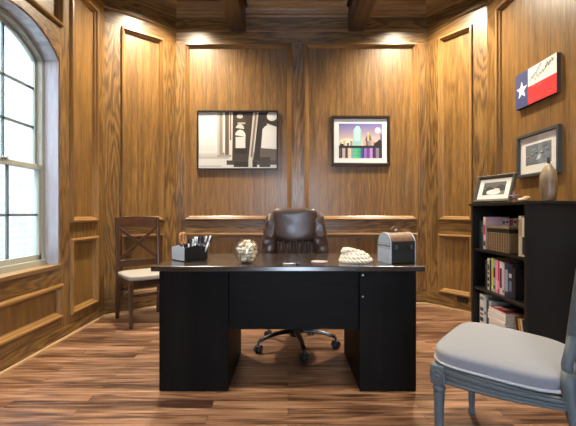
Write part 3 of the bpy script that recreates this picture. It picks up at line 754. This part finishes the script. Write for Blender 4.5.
# upper shelf
book(BYF-.075, .03, .25, .19, SH[2], (26, 46, 38), 'dark green book at far end of the upper shelf', ())
book(BYF-.108, .028, .235, .19, SH[2], (60, 70, 70), 'grey book next to the dark green one on upper shelf', ((.6, .8, (120, 130, 130)),))
book(BYF-.150, .036, .272, .2, SH[2], (226, 196, 204), 'pink and white book left of the wicker box on upper shelf', ((.45, .75, (190, 50, 90)), (.1, .25, K_)))
yy = BYF-.152
for i, (th, c, lab, h) in enumerate(((.045, (214, 220, 224), 'white book with blue spot behind wicker box, leftmost there', .262), (.05, (226, 222, 216), 'cream book behind the wicker box', .258),
                              (.05, (130, 24, 48), 'maroon book behind the wicker box', .25), (.06, (206, 190, 190), 'pale rose book behind the wicker box', .262), (.05, (44, 44, 50), 'charcoal book behind the wicker box, nearest the front', .25))):
    yy -= th + .002
    book(yy, th, h, .16, SH[2], c, lab, ((.86, .93, (90, 30, 50)),) if i in (1, 3) else ((.8, .92, (60, 90, 120)),) if i == 0 else (), x=1.80)
book(2.705, .034, .285, .2, SH[2], (206, 196, 178), 'tan and white book at near end of upper shelf', ((.5, .9, (180, 150, 110)),), x=BX0+.03)
book(2.668, .030, .275, .2, SH[2], (216, 218, 222), 'white and navy book against the near side of the upper shelf', ((.05, .5, (30, 40, 60)),), x=BX0+.03)
# wicker box
WICK = plain('wicker', (.30, .22, .14), .7, var=.5, bump=.6, scale=70); WICKB = plain('brown_wicker', (.17, .10, .045), .7, var=.5, bump=.6, scale=70)
wx0, wx1, wy0, wy1, wz = 1.655, 1.775, 2.885, 3.195, SH[2]
wb = thing('storage_box', 'beige woven box with black band on the upper shelf', 'box', (1.71, 3.04, wz))
m = MB()
for k in range(11):
    z0 = wz + .001 + k*.0135; e = .002 if k % 2 else 0
    m.box(wx0+e, wx1-e, wy0+e, wy1-e, z0, z0+.0135)
m.build('basket', [WICK], wb, bevel=.002)
m = MB(); 
for k in range(9): m.box(wx0-.002, wx0+.004, wy0+.012+k*.034, wy0+.026+k*.034, wz+.004, wz+.145)
m.build('weave_strips', WICKB, wb)
MB().box(wx0-.003, wx1+.003, wy0-.003, wy1+.003, wz+.150, wz+.182).build('band', plain('black_band', (.012, .013, .016), .5), wb, bevel=.003)
MB().box(wx0-.001, wx1+.001, wy0-.001, wy1+.001, wz+.1825, wz+.203).build('lid', WICK, wb, bevel=.004)
# lower shelf
bA = book(3.262, .07, .295, .22, SH[0], (214, 216, 218), 'wide white binder with black letters at far end of lower shelf', ((.0, .12, (40, 50, 70)), (.22, .34, (40, 50, 70)), (.40, .46, (160, 40, 60)), (.52, .62, (50, 60, 90))))
cu_ = bpy.data.curves.new('spine_lettering', 'FONT'); cu_.body = 'AMA'; cu_.size = .048; cu_.extrude = .0004; cu_.align_x = 'CENTER'
dg = bpy.context.evaluated_depsgraph_get(); tmp = bpy.data.objects.new('tmp_text', cu_); COL.objects.link(tmp)
dg.update(); me = bpy.data.meshes.new_from_object(tmp.evaluated_get(dg)); bpy.data.objects.remove(tmp)
me.transform(Matrix.Scale(.62, 4, (1, 0, 0))); 
tx = bpy.data.objects.new('spine_lettering', me); COL.objects.link(tx); me.materials.clear(); me.materials.append(bmat(K_))
Mtx = Matrix(((0, 0, -1, BX0+.05-.0012), (-1, 0, 0, 3.297), (0, 1, 0, SH[0]+.245), (0, 0, 0, 1)))
me.transform(Mtx); tx.parent = bA; tx.matrix_parent_inverse = parent_inv(bA)
book(3.222, .038, .27, .2, SH[0], (188, 198, 212), 'pale blue-white book beside the lettered binder', ((.5, .6, (90, 110, 140)),))
book(3.186, .034, .265, .2, SH[0], (44, 54, 66), 'dark slate book behind the magazine stack', ())
book(3.145, .038, .262, .2, SH[0], (176, 196, 206), 'pale blue book behind the magazine stack', ((.6, .9, (120, 150, 170)),))
for i, (th, c, lab) in enumerate(((.06, (176, 190, 204), 'powder blue book standing behind the magazines'), (.07, (120, 26, 36), 'thick dark red book standing behind the magazines'), (.06, (100, 20, 30), 'brown-red book standing behind the magazines'))):
    book(3.145-.062-i*.072, th, .25, .1, SH[0], c, lab, (), x=1.865)
mags = [((208, 206, 204), 'white'), ((196, 190, 190), 'pale grey'), ((220, 214, 206), 'ivory'), ((190, 196, 206), 'pale blue'), ((214, 204, 196), 'beige'), ((214, 206, 206), 'rose-white'), ((214, 214, 214), 'light grey'), ((206, 200, 196), 'warm grey'), ((204, 200, 206), 'lavender-grey'), ((176, 40, 48), 'red and black covered')]
zz = SH[0]
for k, (c, nm) in enumerate(mags):
    th = R.uniform(.018, .027); jx, jy = R.uniform(-.006, .006), R.uniform(-.006, .006); rz = R.uniform(-.03, .03)
    Mm = TR(1.735+jx, 3.005+jy, zz+.0003, rz)
    o = thing('magazine', ('%s magazine lying flat, %s in the lower-shelf pile' % (nm, 'topmost' if k == 9 else 'bottommost' if k == 0 else ['', 'second from bottom', 'third from bottom', 'fourth from bottom', 'fifth from bottom', 'fifth from top', 'fourth from top', 'third from top', 'second from top'][k])), 'magazine', (1.735+jx, 3.005+jy, zz), 'magazines piled on the lower shelf')
    m = MB(); m.box(-.105, .105, -.125, .125, th-.0015, th, Mm); m.box(-.105, .105, -.125, .125, 0, .0015, Mm); m.box(-.106, -.104, -.125, .125, 0, th, Mm, mi=1 if k == 9 else 0); m.build('cover', [bmat(c), bmat((214, 208, 206))], o)
    MB().box(-.1035, .104, -.124, .124, .0016, th-.0016, Mm).build('pages', PAPER, o)
    if k == 9:
        pp = Print(Mm @ Matrix(((1, 0, 0, 0), (0, 0, 1, 0), (0, 1, 0, th), (0, 0, 0, 1))), -.1, .1, -.12, .12, .0002)
        pp.rect(.1, .9, .1, .4, (40, 30, 34)); pp.ell(.5, .55, .3, .18, (214, 160, 140)); pp.rect(.1, .4, .75, .92, (230, 200, 190)); pp.rect(.5, .9, .74, .94, (60, 26, 30)); pp.done('cover_print', o)
    zz += th + .0006
for k, (c, nm) in enumerate((((60, 84, 120), 'blue'), ((30, 30, 34), 'black'), ((206, 206, 204), 'white'), ((206, 140, 40), 'orange'), ((40, 44, 40), 'charcoal'))):
    Mm = Matrix.Translation((BX0+.06, 2.652+.0275*k, SH[0]+.0016)) @ Matrix.Rotation(-.22, 4, 'X')
    book(0, .017, .235, .21, 0, c, '%s magazine leaning at near end of the lower shelf' % nm, (), M=Mm, group='magazines leaning on the lower shelf')

# ------------------------------------------------------------------ on top of the bookcase
def easel_frame():
    w, h = .385, .235; p0 = Vector((1.61, 3.345, BH)); d = Vector((.108, -.37, 0)).normalized(); n = Vector((d.y, -d.x, 0))
    if n.x > 0: n = -n
    lean = .27
    upv = (Vector((0, 0, 1))*math.cos(lean) - n*math.sin(lean)); nn = n*math.cos(lean) + Vector((0, 0, 1))*math.sin(lean)
    M = Matrix(((d.x, nn.x, upv.x, p0.x), (d.y, nn.y, upv.y, p0.y), (d.z, nn.z, upv.z, p0.z+.0045), (0, 0, 0, 1)))
    t = thing('photo_frame', 'leaning dark frame with white mat and black-and-white photo on bookcase top', 'photo frame', p0 + d*w/2)
    b = MB().rect(0, w, 0, h, [(0, -.012), (0, .012), (.008, .016), (.022, .010), (.03, .002), (.03, -.002)], M); b.box(.002, w-.002, -.012, -.008, .002, h-.002, M); b.build('frame', FRP, t)
    MB().box(.028, w-.028, -.004, -.0015, .028, h-.028, M).build('mat_board', WHITE, t)
    p = Print(M, .078, w-.078, .065, h-.06, -.001)
    p.rect(0, 1, 0, 1, (122, 122, 120)); p.rect(0, 1, .55, 1, (90, 92, 92)); p.add([(0, .4), (.3, .7), (.5, .5), (.8, .8), (1, .6), (1, .3), (0, .2)], (54, 56, 56))
    p.ell(.5, .22, .32, .2, (232, 232, 230)); p.ell(.62, .36, .16, .14, (214, 214, 212)); p.rect(0, .2, 0, .3, (60, 62, 60)); p.done('print', t)
    g = MB(); quadpatch(g, M, [(.03, .03), (w-.03, .03), (w-.03, h-.03), (.03, h-.03)], .001); g.build('glass', PGLASS, t)
    a, b_ = M @ Vector((w/2, -.010, h*.7)), M @ Vector((w/2, -.010, 0)); foot = Vector((a.x, a.y, BH+.004)) - n*.085
    MB().tube([a, foot], .004, 8).build('easel_leg', FRP, t)
easel_frame()
VASE = None
m_, nt_, b_ = new_mat('glazed_tan_vase')
tc_ = N(nt_, 'ShaderNodeTexCoord'); no_ = N(nt_, 'ShaderNodeTexNoise', Scale=9, Detail=5); nt_.links.new(tc_.outputs['Object'], no_.inputs['Vector'])
rp_ = ramp(nt_, [(.3, (.11, .065, .03)), (.5, (.19, .135, .08)), (.72, (.26, .21, .15))]); nt_.links.new(no_.outputs['Fac'], rp_.inputs[0]); nt_.links.new(rp_.outputs[0], b_.inputs['Base Color']); b_.inputs['Roughness'].default_value = .45; b_.inputs['Coat Weight'].default_value = .1
VZ = BH; vt = thing('vase', 'tall tan glazed bottle vase with dark narrow neck on bookcase top', 'vase', (1.852, 2.76, VZ))
MV = TR(1.868, 2.76, VZ) @ Matrix.Diagonal((.80, .80, 1.06, 1))
MB().lathe([(.02, 0), (.050, .002), (.056, .012), (.064, .06), (.070, .12), (.069, .165), (.060, .198), (.045, .222), (.028, .243), (.018, .256)], MV, 32).build('body', m_, vt)
MB().lathe([(.018, .256), (.0135, .262), (.012, .285), (.014, .298), (.010, .299), (.008, .28)], MV, 24).build('neck', plain('dark_glaze', (.02, .016, .012), .3, coat=.4), vt)
# little keepsakes
MAUVE = plain('mauve_starfish', (.24, .18, .22), .7, var=.3, bump=.5, scale=120)
def starfish(x, y, z, s, label, mat):
    m = MB(); ring = []
    M = TR(x, y, z + s*.93) @ Matrix.Rotation(2.1, 4, 'Z') @ Matrix.Rotation(PI/2 - .25, 4, 'X')
    for k in range(5):
        a = PI/2 + 2*PI*k/5
        m.tube([(0, 0, 0), (s*.35*math.cos(a), s*.35*math.sin(a), .002), (s*.7*math.cos(a), s*.7*math.sin(a), .001), (s*math.cos(a), s*math.sin(a), 0)], [s*.3, s*.22, s*.15, s*.05], 8, M=M, flat=.6)
    m.pillow((0, 0, 0), (s*.7, s*.7, s*.4), 2, 6, M=M)
    o = m.build('starfish', mat); return tag(o, label, 'ornament')
starfish(1.655, 2.822, BH, .042, 'small mauve starfish propped on the bookcase top beside the leaning frame', MAUVE)
TAN = plain('tan_driftwood', (.36, .24, .12), .7, var=.4, scale=50)
m = MB(); m.pillow((1.70, 2.755, BH+.02), (.05, .045, .04), 2.6, 8, lambda q: (q.x + .008*math.sin(q.z*90), q.y, q.z)); tag(m.build('trinket', TAN, sub=1), 'small tan trinket between the starfish and the vase', 'ornament')
m = MB(); m.pillow((1.655, 2.735, BH+.012), (.04, .05, .024), 2.4, 8, lambda q: (q.x, q.y + .006*math.sin(q.x*120), q.z)); tag(m.build('trinket', plain('cream_shell', (.6, .52, .42), .5), sub=1), 'small cream shell on the bookcase front edge before the tan trinket', 'ornament')

# ------------------------------------------------------------------ on the desk
# pen holder
pt = thing('desk_organizer', 'grey metal desk organizer holding scissors and pens on desk left end', 'organizer', (-.665, 2.57, DZ))
MO = TR(-.668, 2.485, DZ + .006, PI/4 - .02)
GUN = plain('gunmetal', (.10, .105, .11), .38, metal=.75)
m = MB(); a_, b2, h0, h1 = .175, .175, .082, .098
def holderwall(p, q, inn):
    p, q, inn = Vector(p), Vector(q), Vector(inn)
    mid_ = (p+q)/2
    V = lambda v, z: (v.x, v.y, z)
    out = [V(p, 0), V(q, 0), V(q, h0), V(mid_, h1), V(p, h0)]; inr = [V(p+inn, 0), V(q+inn, 0), V(q+inn, h0), V(mid_+inn, h1), V(p+inn, h0)]
    m.face(out, M=MO); m.face(inr[::-1], M=MO)
    for i in range(5): m.face([out[i], out[(i+1) % 5], inr[(i+1) % 5], inr[i]], M=MO)
holderwall((0, 0), (a_, 0), (0, .004)); holderwall((0, b2), (a_, b2), (0, -.004)); m.box(.003, a_-.003, .003, b2-.003, 0, .004, MO); m.box(.085, .089, .004, b2-.004, .004, .075, MO)
m.build('tray', plain('black_mesh_metal', (.012, .012, .013), .4, metal=.3), pt)
for q0, q1, inn in (((0, 0), (0, b2), (.004, 0)), ((a_, 0), (a_, b2), (-.004, 0))):
    m = MB(); holderwall(q0, q1, inn); m.build('end_panel', plain('silver_grey_metal', (.42, .47, .52), .4, metal=.2), pt)
for (x, y2) in ((.015, .015), (a_-.015, .015), (.015, b2-.015), (a_-.015, b2-.015)): MB().lathe([(.008, -.006), (.008, 0)], MO @ Matrix.Translation((x, y2, 0)), 10).build('foot', PLASTIC, pt)
# scissors
TANP = plain('tan_plastic', (.42, .20, .07), .35, coat=.3)
st_ = thing('scissors', 'tan-handled scissors standing in the grey desk organizer', 'scissors', MO @ Vector((.045, .09, .005)))
MS = MO @ Matrix.Translation((.045, .09, .006)) @ Matrix.Rotation(-PI/4 + 1.25, 4, 'Z') @ Matrix.Rotation(-.10, 4, 'Y')
for sg in (-1, 1):
    pts = [(sg*.016 + .016*math.cos(2*PI*k/24), 0, .136 + .036*math.sin(2*PI*k/24)) for k in range(24)]
    MB().tube(pts, .0072, 8, closed=True, M=MS).build('handle', TANP, st_)
    MB().prism([(sg*.010, .09), (sg*.002, .09), (-sg*.006, .002), (sg*.001, .002)], sg*.001, sg*.0028, MS).build('blade', STEEL, st_)
PENS = [((228, 230, 236), 'white'), ((14, 14, 18), 'black'), ((26, 30, 60), 'navy'), ((214, 218, 228), 'silver'), ((20, 22, 40), 'navy'), ((224, 226, 230), 'white'), ((16, 16, 18), 'black'), ((40, 60, 130), 'blue'), ((200, 204, 214), 'silver'), ((18, 20, 26), 'black'), ((230, 230, 232), 'white'), ((30, 36, 80), 'dark blue'), ((20, 20, 22), 'black'), ((190, 192, 200), 'grey')]
for k, (c, nm) in enumerate(PENS):
    bx = MO @ Vector((.095 + .065*(k % 5)/4, .022 + .05*(k // 5) + R.uniform(-.008, .008), .006))
    tip = MO @ Vector((.085 + .115*(k % 5)/4 + R.uniform(-.012, .016), -.015 + .06*(k // 5) + R.uniform(-.012, .015), .148 + R.uniform(-.012, .016)))
    ax = (tip - bx); p1 = bx + ax*.72
    o = thing('pen', ('%s pen standing among the pens in the grey organizer' % nm), 'pen', bx, 'pens in the grey organizer')
    MB().tube([bx, bx+ax*.06, p1], [.0015, .0052, .0052], 8).build('barrel', plain('pen_%d' % k, srgb(*c), .3, coat=.3), o)
    MB().tube([p1, tip - ax*.02, tip], [.0062, .0062, .004], 8).build('cap', plain('pen_cap_%d' % k, srgb(*((228, 230, 236) if k % 3 == 0 else (26, 28, 40) if k % 3 == 1 else c)), .3, coat=.3), o)

# glass bowl of shells
GX, GY = -.262, 2.455
prof = []
for k in range(15):
    a = -1.22 + k*(2.0/14); prof.append((.082*math.cos(a), .077 + .082*math.sin(a)))
inner = [(r-.003, z+.0015) for r, z in prof[::-1]]
m = MB(); m.lathe([(.004, .0)] + [(prof[0][0], 0)] + prof + [(prof[-1][0]+.003, prof[-1][1]+.004), (prof[-1][0]-.002, prof[-1][1]+.004)] + inner + [(.004, .006)], TR(GX, GY, DZ), 40)
tag(m.build('glass_bowl', BOWLG), 'round clear glass bowl filled with cream and tan shells on the desk', 'bowl')
shell_mats = [plain('shell_%d' % k, c, .45, var=.25, scale=90, coat=.2) for k, c in enumerate(((.70, .62, .48), (.56, .40, .22), (.80, .76, .68), (.66, .54, .36), (.34, .21, .11)))]
def shell_mesh(kind, mi):
    m = MB(); s_ = .0138
    if kind == 0:   # cockle: ridged fan
        rows = []
        for i in range(7):
            for_ = i/6*PI; row = []
            for j in range(20):
                a = 2*PI*j/20; rr = math.sin(for_)*(1 + .10*math.cos(a*9)); row.append((s_*1.15*rr*math.cos(a), s_*.95*rr*math.sin(a), s_*.72*math.cos(for_)))
            rows.append(row)
        m.grid(rows, closev=True)
    elif kind == 1:  # snail: coiling, thinning tube
        pts = []; rs = []
        for i in range(34):
            q = i/33; a = q*2.6*2*PI; rr = s_*.62*(1-q)**1.1; pts.append((rr*math.cos(a), rr*math.sin(a), s_*(-.5 + 1.35*q))); rs.append(s_*.55*(1-q)+.0008)
        m.tube(pts, rs, 9)
    else:
        m.lathe([(.001, -s_*1.15), (s_*.5, -s_*.8), (s_*.75, -s_*.2), (s_*.55, -.001), (s_*.62, s_*.25), (s_*.4, s_*.5), (s_*.42, s_*.65), (s_*.2, s_*.9), (.0008, s_*1.15)], None, 14)
    bmesh.ops.recalc_face_normals(m.bm, faces=m.bm.faces)
    me = bpy.data.meshes.new('seashell'); 
    for f in m.bm.faces: f.smooth = True
    m.bm.to_mesh(me); m.bm.free(); me.materials.append(shell_mats[mi]); return me
protos = [shell_mesh(k % 3, k % 5) for k in range(15)]
sp = []; lay = 0
zc = DZ + .077
step = .0268
for lz in range(6):
    z = DZ + .0215 + lz*step*.84
    for ix in range(-3, 4):
        for iy in range(-3, 4):
            x = (ix + .5*(iy % 2) + .33*(lz % 2))*step; yv = (iy*.866 + .3*(lz % 2))*step
            if x*x + yv*yv + (z - zc)**2 < (.0785-.0155)**2: sp.append((GX+x, GY+yv, z))
first = None
KIND = ['ribbed cockle', 'coiled snail', 'spindle']
for k, p_ in enumerate(sp):
    o = bpy.data.objects.new('seashell', protos[(k*7) % 15]); COL.objects.link(o)
    o.location = p_; o.rotation_euler = (R.uniform(0, 6), R.uniform(0, 6), R.uniform(0, 6))
    tag(o, '%s seashell among the many in the glass bowl' % KIND[((k*7) % 15) % 3], 'seashell', 'seashells in the glass bowl')

# rope
ROPE = plain('natural_rope', (.62, .56, .47), .85, var=.25, bump=.5, scale=120)
RX, RYY, rr_ = .435, 2.475, .0135
pts = []
for k in range(760):
    q = k/759; a = q*2*PI*2.9 + .6
    rad = .092 - .02*min(1, max(0, (q-.36)*3)) - .018*max(0, (q-.66)*3)
    z = rr_ + 0.021*max(0, min(1, (q-.30)/.08)) + .020*max(0, min(1, (q-.64)/.08))
    pts.append((RX + rad*math.cos(a) - .012*max(0, q-.6), RYY + rad*.85*math.sin(a), DZ + z))
lx, ly, lz = pts[-1]
for k in range(1, 240):   # the loose end doubles into a knot on top
    q = k/239; a = q*2*PI*1.6
    pts.append((lx*(1-min(1, q*4)) + (RX-.045 + .034*math.cos(a+1.0))*min(1, q*4), ly*(1-min(1, q*4)) + (RYY + .03*math.sin(a+1.0))*min(1, q*4), lz + .021*min(1, q*3) + .010*math.sin(a*.7)))
tag(MB().tube(pts, rr_, 18, lobes=(85, .6)).build('rope', ROPE), 'coil of cream rope knotted on the desk beside the small trunk', 'rope')

# little trunk
ch = thing('trunk_box', 'small black domed trunk with grey metal ends and brown lid on desk', 'box', (.71, 2.48, DZ))
MT = TR(.634, 2.375, DZ, math.radians(15))
LN, WD, HS = .178, .168, .112
ZINC = plain('zinc_end', (.27, .32, .40), .45, metal=.1, var=.25, scale=40); BLKB = plain('black_leatherette', (.010, .012, .011), .5, bump=.2, scale=60)
BRNL = plain('brown_leather_lid', (.10, .045, .016), .5, var=.6, bump=.4, scale=45, coat=.0)
def domepts(w0, w1, hs, n=16, o=0):
    c = (w0+w1)/2; r = (w1-w0)/2 + o
    return [(w0-o, 0), (w1+o, 0)] + [(c + r*math.cos(PI*k/n), hs + r*math.sin(PI*k/n)) for k in range(n+1)]
MTy = MT @ Matrix(((0, 1, 0, 0), (1, 0, 0, 0), (0, 0, 1, 0), (0, 0, 0, 1)))   # prism (u->y, n->x)
MB().box(.006, LN-.006, .004, WD-.004, .004, HS, MT).build('body', BLKB, ch, bevel=.003)
for n0, n1 in ((0, .007), (LN-.007, LN)):
    e = MB().prism(domepts(0, WD, HS), n0, n1, MTy).build('end_panel', ZINC, ch, bevel=.002)
    if n0 == 0:
        s2 = MB().box(-.002, 0, .0, WD, HS-.004, HS+.002, MT).build('seam_strip', GUN, e)
        for v in (.014, .05, .118, .154):
            for z in (HS+.014, HS-.016): MB().lathe([(.004, 0), (.003, .002), (.0005, .003)], MT @ Matrix.Translation((0, v, z)) @ Matrix.Rotation(-PI/2, 4, 'Y'), 8).build('rivet', GUN, e)
c_ = WD/2; r_ = WD/2-.004
m = MB(); m.prism([(c_ + r_*math.cos(PI*k/20), HS+.001 + r_*math.sin(PI*k/20)) for k in range(21)], .007, LN-.007, MTy); lid = m.build('lid', BRNL, ch)
m = MB().box(.0075, LN-.0075, -.001, .006, HS-.012, HS+.03, MT); m.build('lid_band', BLKB, ch, bevel=.002)
for u in (.03, .135): MB().box(u, u+.016, -.005, .001, HS-.02, HS+.006, MT).build('clasp', GUN, ch, bevel=.001)
hz = HS + WD/2 - .006
pts = [(.045 + .05*k/10, WD/2, hz + .036*math.sin(PI*k/10)**.6) for k in range(11)]
hd = MB().tube(pts, .0058, 8, M=MT).build('handle', BRNL, lid)
MB().box(.078, .094, WD/2-.009, WD/2+.009, hz+.010, hz+.030, MT).build('buckle', STEEL, hd, bevel=.003)

# coaster and pen lying on the desk
o = MB().lathe([(.001, 0), (.052, .0), (.055, .003), (.054, .007), (.048, .0075), (.046, .005), (.001, .005)], TR(.203, 2.475, DZ+.0003), 36).build('coaster', plain('pinkish_coaster', (.30, .24, .25), .4, coat=.1))
tag(o, 'small round pinkish coaster on the desk in front of the brown leather chair', 'coaster')
o = thing('pen', 'thin pen lying flat near the front edge of the desk', 'pen', (0, 2.36, DZ))
MB().tube([(-.033, 2.372, DZ+.005), (-.025, 2.372, DZ+.005), (.05, 2.366, DZ+.005)], [.001, .0045, .0045], 8).build('barrel', STEEL, o)
MB().tube([(.05, 2.366, DZ+.0052), (.075, 2.364, DZ+.0052)], .005, 8).build('cap', PLASTIC, o)

# ------------------------------------------------------------------ lamps
LENS = plain('lamp_lens', (1, .9, .75), .4, emit=((1, .74, .45), 12))
LAMPW = 175; SUNE = 0.3; SKYE = 9.5
for k, (x, y) in enumerate(((-1.2, 3.95), (1.42, 3.95), (-1.25, 1.9), (1.45, 1.9), (-1.25, .2), (1.45, .2))):  # back pair washes the bay walls; the other four are unseen, added fill
    t = thing('recessed_light', 'round recessed ceiling downlight %s' % ('in the %s ceiling bay, %s' % ('left' if x < 0 else 'right', ('nearest the back wall', 'above the desk, unseen and added for fill', 'behind the camera, unseen and added for fill')[k // 2])), 'ceiling light', (x, y, CEIL))
    MB().lathe([(.055, 0), (.085, 0), (.085, -.006), (.075, -.010), (.055, -.006)], TR(x, y, CEIL), 28).build('trim_ring', STEEL, t)
    MB().lathe([(.0005, -.002), (.055, -.002), (.055, -.004), (.0005, -.004)], TR(x, y, CEIL), 28).build('lens', LENS, t)
    ld = bpy.data.lights.new('downlight', 'SPOT'); ld.energy = LAMPW * (1.45, .7, .3)[k // 2]; ld.color = (1, .87, .66); ld.spot_size = math.radians(135); ld.spot_blend = .9; ld.shadow_soft_size = .075
    lo_ = bpy.data.objects.new('downlight', ld); COL.objects.link(lo_); lo_.location = (x, y, CEIL-.02)
    lo_.parent = t; lo_.matrix_parent_inverse = parent_inv(t)

# daylight
w = bpy.data.worlds.new('World'); SC.world = w; w.use_nodes = True
nt = w.node_tree; bg = nt.nodes['Background']
tc = nt.nodes.new('ShaderNodeTexCoord'); sx = nt.nodes.new('ShaderNodeSeparateXYZ'); nt.links.new(tc.outputs['Generated'], sx.inputs[0])
rp = ramp(nt, [(0, (.45, .46, .46)), (.5, (.62, .78, 1.0)), (1, (.48, .70, 1.0))])
mr = nt.nodes.new('ShaderNodeMapRange'); mr.inputs['From Min'].default_value = -1; mr.inputs['From Max'].default_value = 1
nt.links.new(sx.outputs[2], mr.inputs['Value']); nt.links.new(mr.outputs[0], rp.inputs[0]); nt.links.new(rp.outputs[0], bg.inputs['Color'])
bg.inputs['Strength'].default_value = SKYE

sl = bpy.data.lights.new('sun', 'SUN'); sl.energy = SUNE; sl.angle = .02; sl.color = (1, .97, .92)
so = bpy.data.objects.new('sun', sl); COL.objects.link(so); so.rotation_euler = (0, math.radians(42), 0)
# ------------------------------------------------------------------ camera
cd = bpy.data.cameras.new('Camera'); cd.sensor_width = 36; cd.lens = 385/576*36; cd.clip_start = .02
co = bpy.data.objects.new('Camera', cd); COL.objects.link(co); co.location = (0, 0, CAMH); co.rotation_euler = (PI/2, 0, 0)
SC.camera = co
vs = SC.view_settings; vs.view_transform = 'Standard'; vs.look = 'None'; vs.gamma = 1; vs.use_curve_mapping = False; vs.exposure = 1.75
